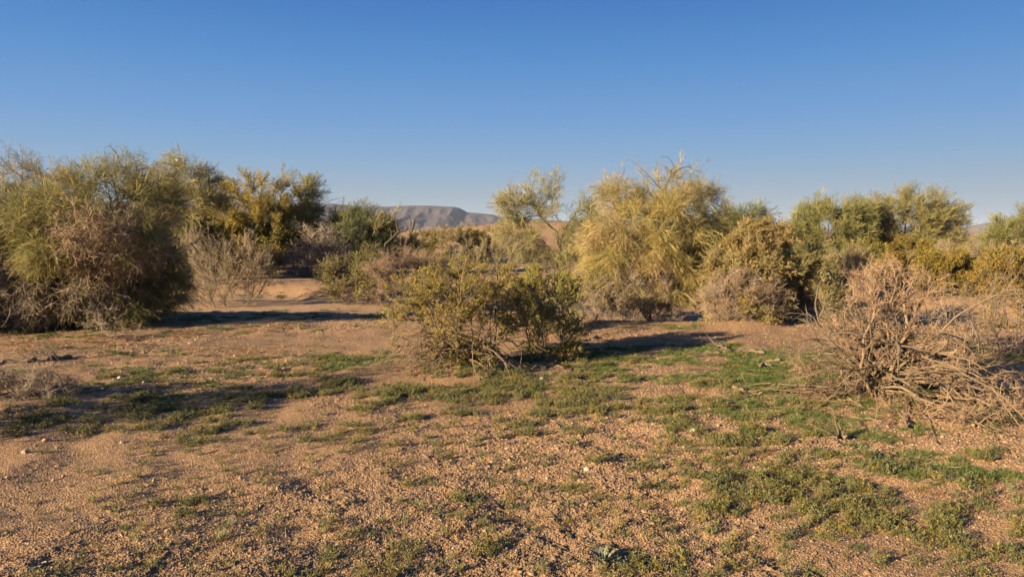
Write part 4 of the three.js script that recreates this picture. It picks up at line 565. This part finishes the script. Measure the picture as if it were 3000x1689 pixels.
function forb(seed, n, h, leafL, leafW) {                             // branched stems with short leaves
  const r = rngOf(seed), b = new Buf();
  for (let i = 0; i < n; i++) {
    const a = r() * 6.283, lean = .2 + 1.1 * r(), pts = curve(V(Math.cos(a) * .006, -.004, Math.sin(a) * .006), V(Math.cos(a) * lean, 1, Math.sin(a) * lean).normalize(), h * (.55 + .6 * r()), 4, r, .16, UP, .06);
    b.k = [.9, .75, .6]; b.tube(pts, taper(4, .0013, .0006), 3);
    for (let q = 0; q < 11; q++) { const t = .1 + .9 * r(), k = Math.min(3, Math.floor(t * 4)), p = pts[k].clone().lerp(pts[k + 1], t * 4 - k), d = bend(pts[k + 1].clone().sub(pts[k]).normalize(), r, 1.0), v = .75 + .5 * r(); b.k = r() < .15 ? [1.5 * v, 1.1 * v, .7 * v] : [v, v, v]; b.leaf(p, d, V(0, 0, 0).crossVectors(d, randDir(r)).normalize(), leafL * (.6 + .8 * r()), leafW); }
  }
  return b.geo(true);
}
const GRASS = [1, 2, 3].map((s) => tuft(300 + s, 46, .04, .0014, .10, 2)), FORB = [1, 2, 3, 4].map((s) => forb(310 + s, 8, .075, .017, .0021)), MAT = [1, 2, 3].map((s) => tuft(320 + s, 30, .030, .0016, .10, 2));
function carpet(name, label, category, geos, o) {                      // clusters of plants: dense inside the zones, a few strays elsewhere
  const r = rngOf(o.seed), t = new THREE.Group(); t.name = name; t.userData = { kind: 'stuff', label, category }; scene.add(t); const places = [];
  const cluster = (x, z, R) => { for (let n = Math.max(1, Math.round(Math.PI * R * R * o.members * (.6 + .8 * r()))); n > 0; n--) {
    const a = r() * 6.283, q = Math.sqrt(r()), px = x + Math.cos(a) * q * R * 1.25, pz = z + Math.sin(a) * q * R, sz = lerp(o.size[0], o.size[1], r()) * (1.15 - .55 * q), c = o.cols[Math.floor(r() * o.cols.length)], v = .75 + .5 * r();
    places.push({ p: V(px, ground(px, pz), pz), q: new THREE.Quaternion().setFromEuler(new THREE.Euler((r() - .5) * .4, r() * 6.28, (r() - .5) * .4)), s: sz, c: [c[0] * v, c[1] * v, c[2] * v] });
  } };
  for (const e of ZONES[o.zones]) for (let n = Math.round(Math.PI * e.rx * e.rz * 1.5 * e.w * o.density); n > 0; n--) {
    const a = r() * 6.283, q = Math.sqrt(r()) * 1.25, x = e.x + Math.cos(a) * q * e.rx, z = e.z + Math.sin(a) * q * e.rz; if (r() > 1.5 - q * 1.1) continue;
    if (r() > sstep(o.gap - .22, o.gap + .22, fbm(x * 2.2 + o.seed, z * 2.2, 4))) continue;
    cluster(x, z, lerp(o.radius[0], o.radius[1], r() * r()));
  }
  for (let i = 0; i < (o.strays ?? 0); i++) { const d = 3.0 / (1 - r() * 0.86), a = (r() * 2 - 1) * .78, x = d * Math.sin(a), z = -d * Math.cos(a); if (washness(x, z) > r() || r() > .25 + sstep(-.2, .3, fbm(x * .9 + 5, z * .9))) continue; cluster(x, z, o.radius[0] * (.3 + .9 * r())); }
  scatter(name, geos, M.leafy, t, places); console.log(name, places.length);
}
carpet('green_grass', 'soft green grass growing in patches over the sand', 'grass', GRASS, { zones: 'grass', density: 60, radius: [.05, .20], members: 420, size: [.4, 1.25], gap: -.01, cols: [[.062, .10, .015], [.08, .115, .018], [.046, .078, .013], [.11, .112, .026]], seed: 401, strays: 150 });
carpet('ground_weeds', 'grey green leafy weeds scattered over the gravel', 'weeds', FORB, { zones: 'forb', density: 110, radius: [.03, .13], members: 480, size: [.5, 1.25], gap: .0, cols: [[.105, .112, .03], [.13, .125, .032], [.09, .105, .036], [.165, .14, .032], [.115, .125, .055]], seed: 402, strays: 2200 });
carpet('dry_groundcover', 'low reddish brown dried plants matted on the sand', 'dry plants', MAT, { zones: 'brown', density: 55, radius: [.05, .18], members: 260, size: [.5, 1.2], gap: -.05, cols: [[.21, .115, .05], [.25, .145, .06], [.18, .12, .055], [.24, .17, .07]], seed: 403, strays: 800 });
// single tufts that stand out on the bare gravel
{
  const r = rngOf(420), G = 'weed tufts on the bare foreground gravel', L = 'small green weed tuft on the bare foreground gravel';
  for (const [x, y, h] of [[270, 1470, 34], [365, 1540, 24], [200, 1488, 22], [1208, 1480, 34], [1165, 1475, 20], [1112, 1528, 26], [1240, 1428, 10], [1200, 1410, 14], [1085, 1305, 26], [1535, 1485, 16], [455, 1330, 22], [415, 1350, 20], [545, 1320, 20], [650, 1380, 16], [790, 1365, 18], [495, 1398, 14], [1295, 1655, 40], [1345, 1670, 34], [1195, 1668, 18], [560, 1670, 30], [380, 1668, 20], [780, 1470, 14], [1828, 1460, 20], [1390, 1330, 14], [1600, 1365, 20], [2130, 1600, 40], [1950, 1520, 16], [1835, 1555, 22], [2310, 1605, 24], [760, 1505, 20], [925, 1515, 16], [905, 1330, 20], [1860, 1640, 46], [1815, 1655, 40]]) {
    const p = spot(x, y), d = -p.z, s = h / F * d / .075, kind = r() < .5 ? GRASS : FORB, o = new THREE.Group(); o.name = numbered('weed_tuft'); o.position.copy(p); o.userData = { label: L, category: 'weed', group: G }; scene.add(o);
    for (let k = 0; k < 3; k++) { const c = [[.14, .16, .05], [.17, .17, .05], [.12, .145, .06]][Math.floor(r() * 3)], m = M['weed' + Math.floor(r() * 6)] ??= (() => { const q = M.leafy.clone(); q.color.setRGB(...c); return q; })(), e = part('leaves', kind[Math.floor(r() * 3)], m, o); e.scale.setScalar(s * (.65 + .4 * r())); e.rotation.y = r() * 6; e.position.set((r() - .5) * .05 * s, 0, (r() - .5) * .05 * s); }
  }
  const p = spot(1768, 1648), o = thing('rosette_plant', 'pale grey broad leaved plant beside the green tuft at the bottom', 'plant', p), pm = mat(.14, .145, .09, { side: THREE.DoubleSide, roughness: .8 });
  for (let i = 0; i < 17; i++) { const a = i * 2.4, b = new Buf(), d = V(Math.cos(a), .35 + .55 * (i / 17), Math.sin(a)).normalize(), s = V(-Math.sin(a), 0, Math.cos(a)); for (let k = 0; k < 3; k++) b.leaf(d.clone().multiplyScalar(.012 + .018 * k), bend(d, r, .25), s, .045, .012); part('leaf', b.geo(), pm, o); }
}

// thin blue air that pales the far mountains
scene.fog = new THREE.FogExp2(new THREE.Color(.62, .74, .95), 0.00007);

const renderer = new THREE.WebGLRenderer({ antialias: true });
renderer.setSize(1024, 576);
renderer.shadowMap.enabled = true; renderer.shadowMap.type = THREE.PCFSoftShadowMap;
renderer.toneMapping = THREE.LinearToneMapping;
renderer.toneMappingExposure = EXPOSURE;
renderer.render(scene, camera);
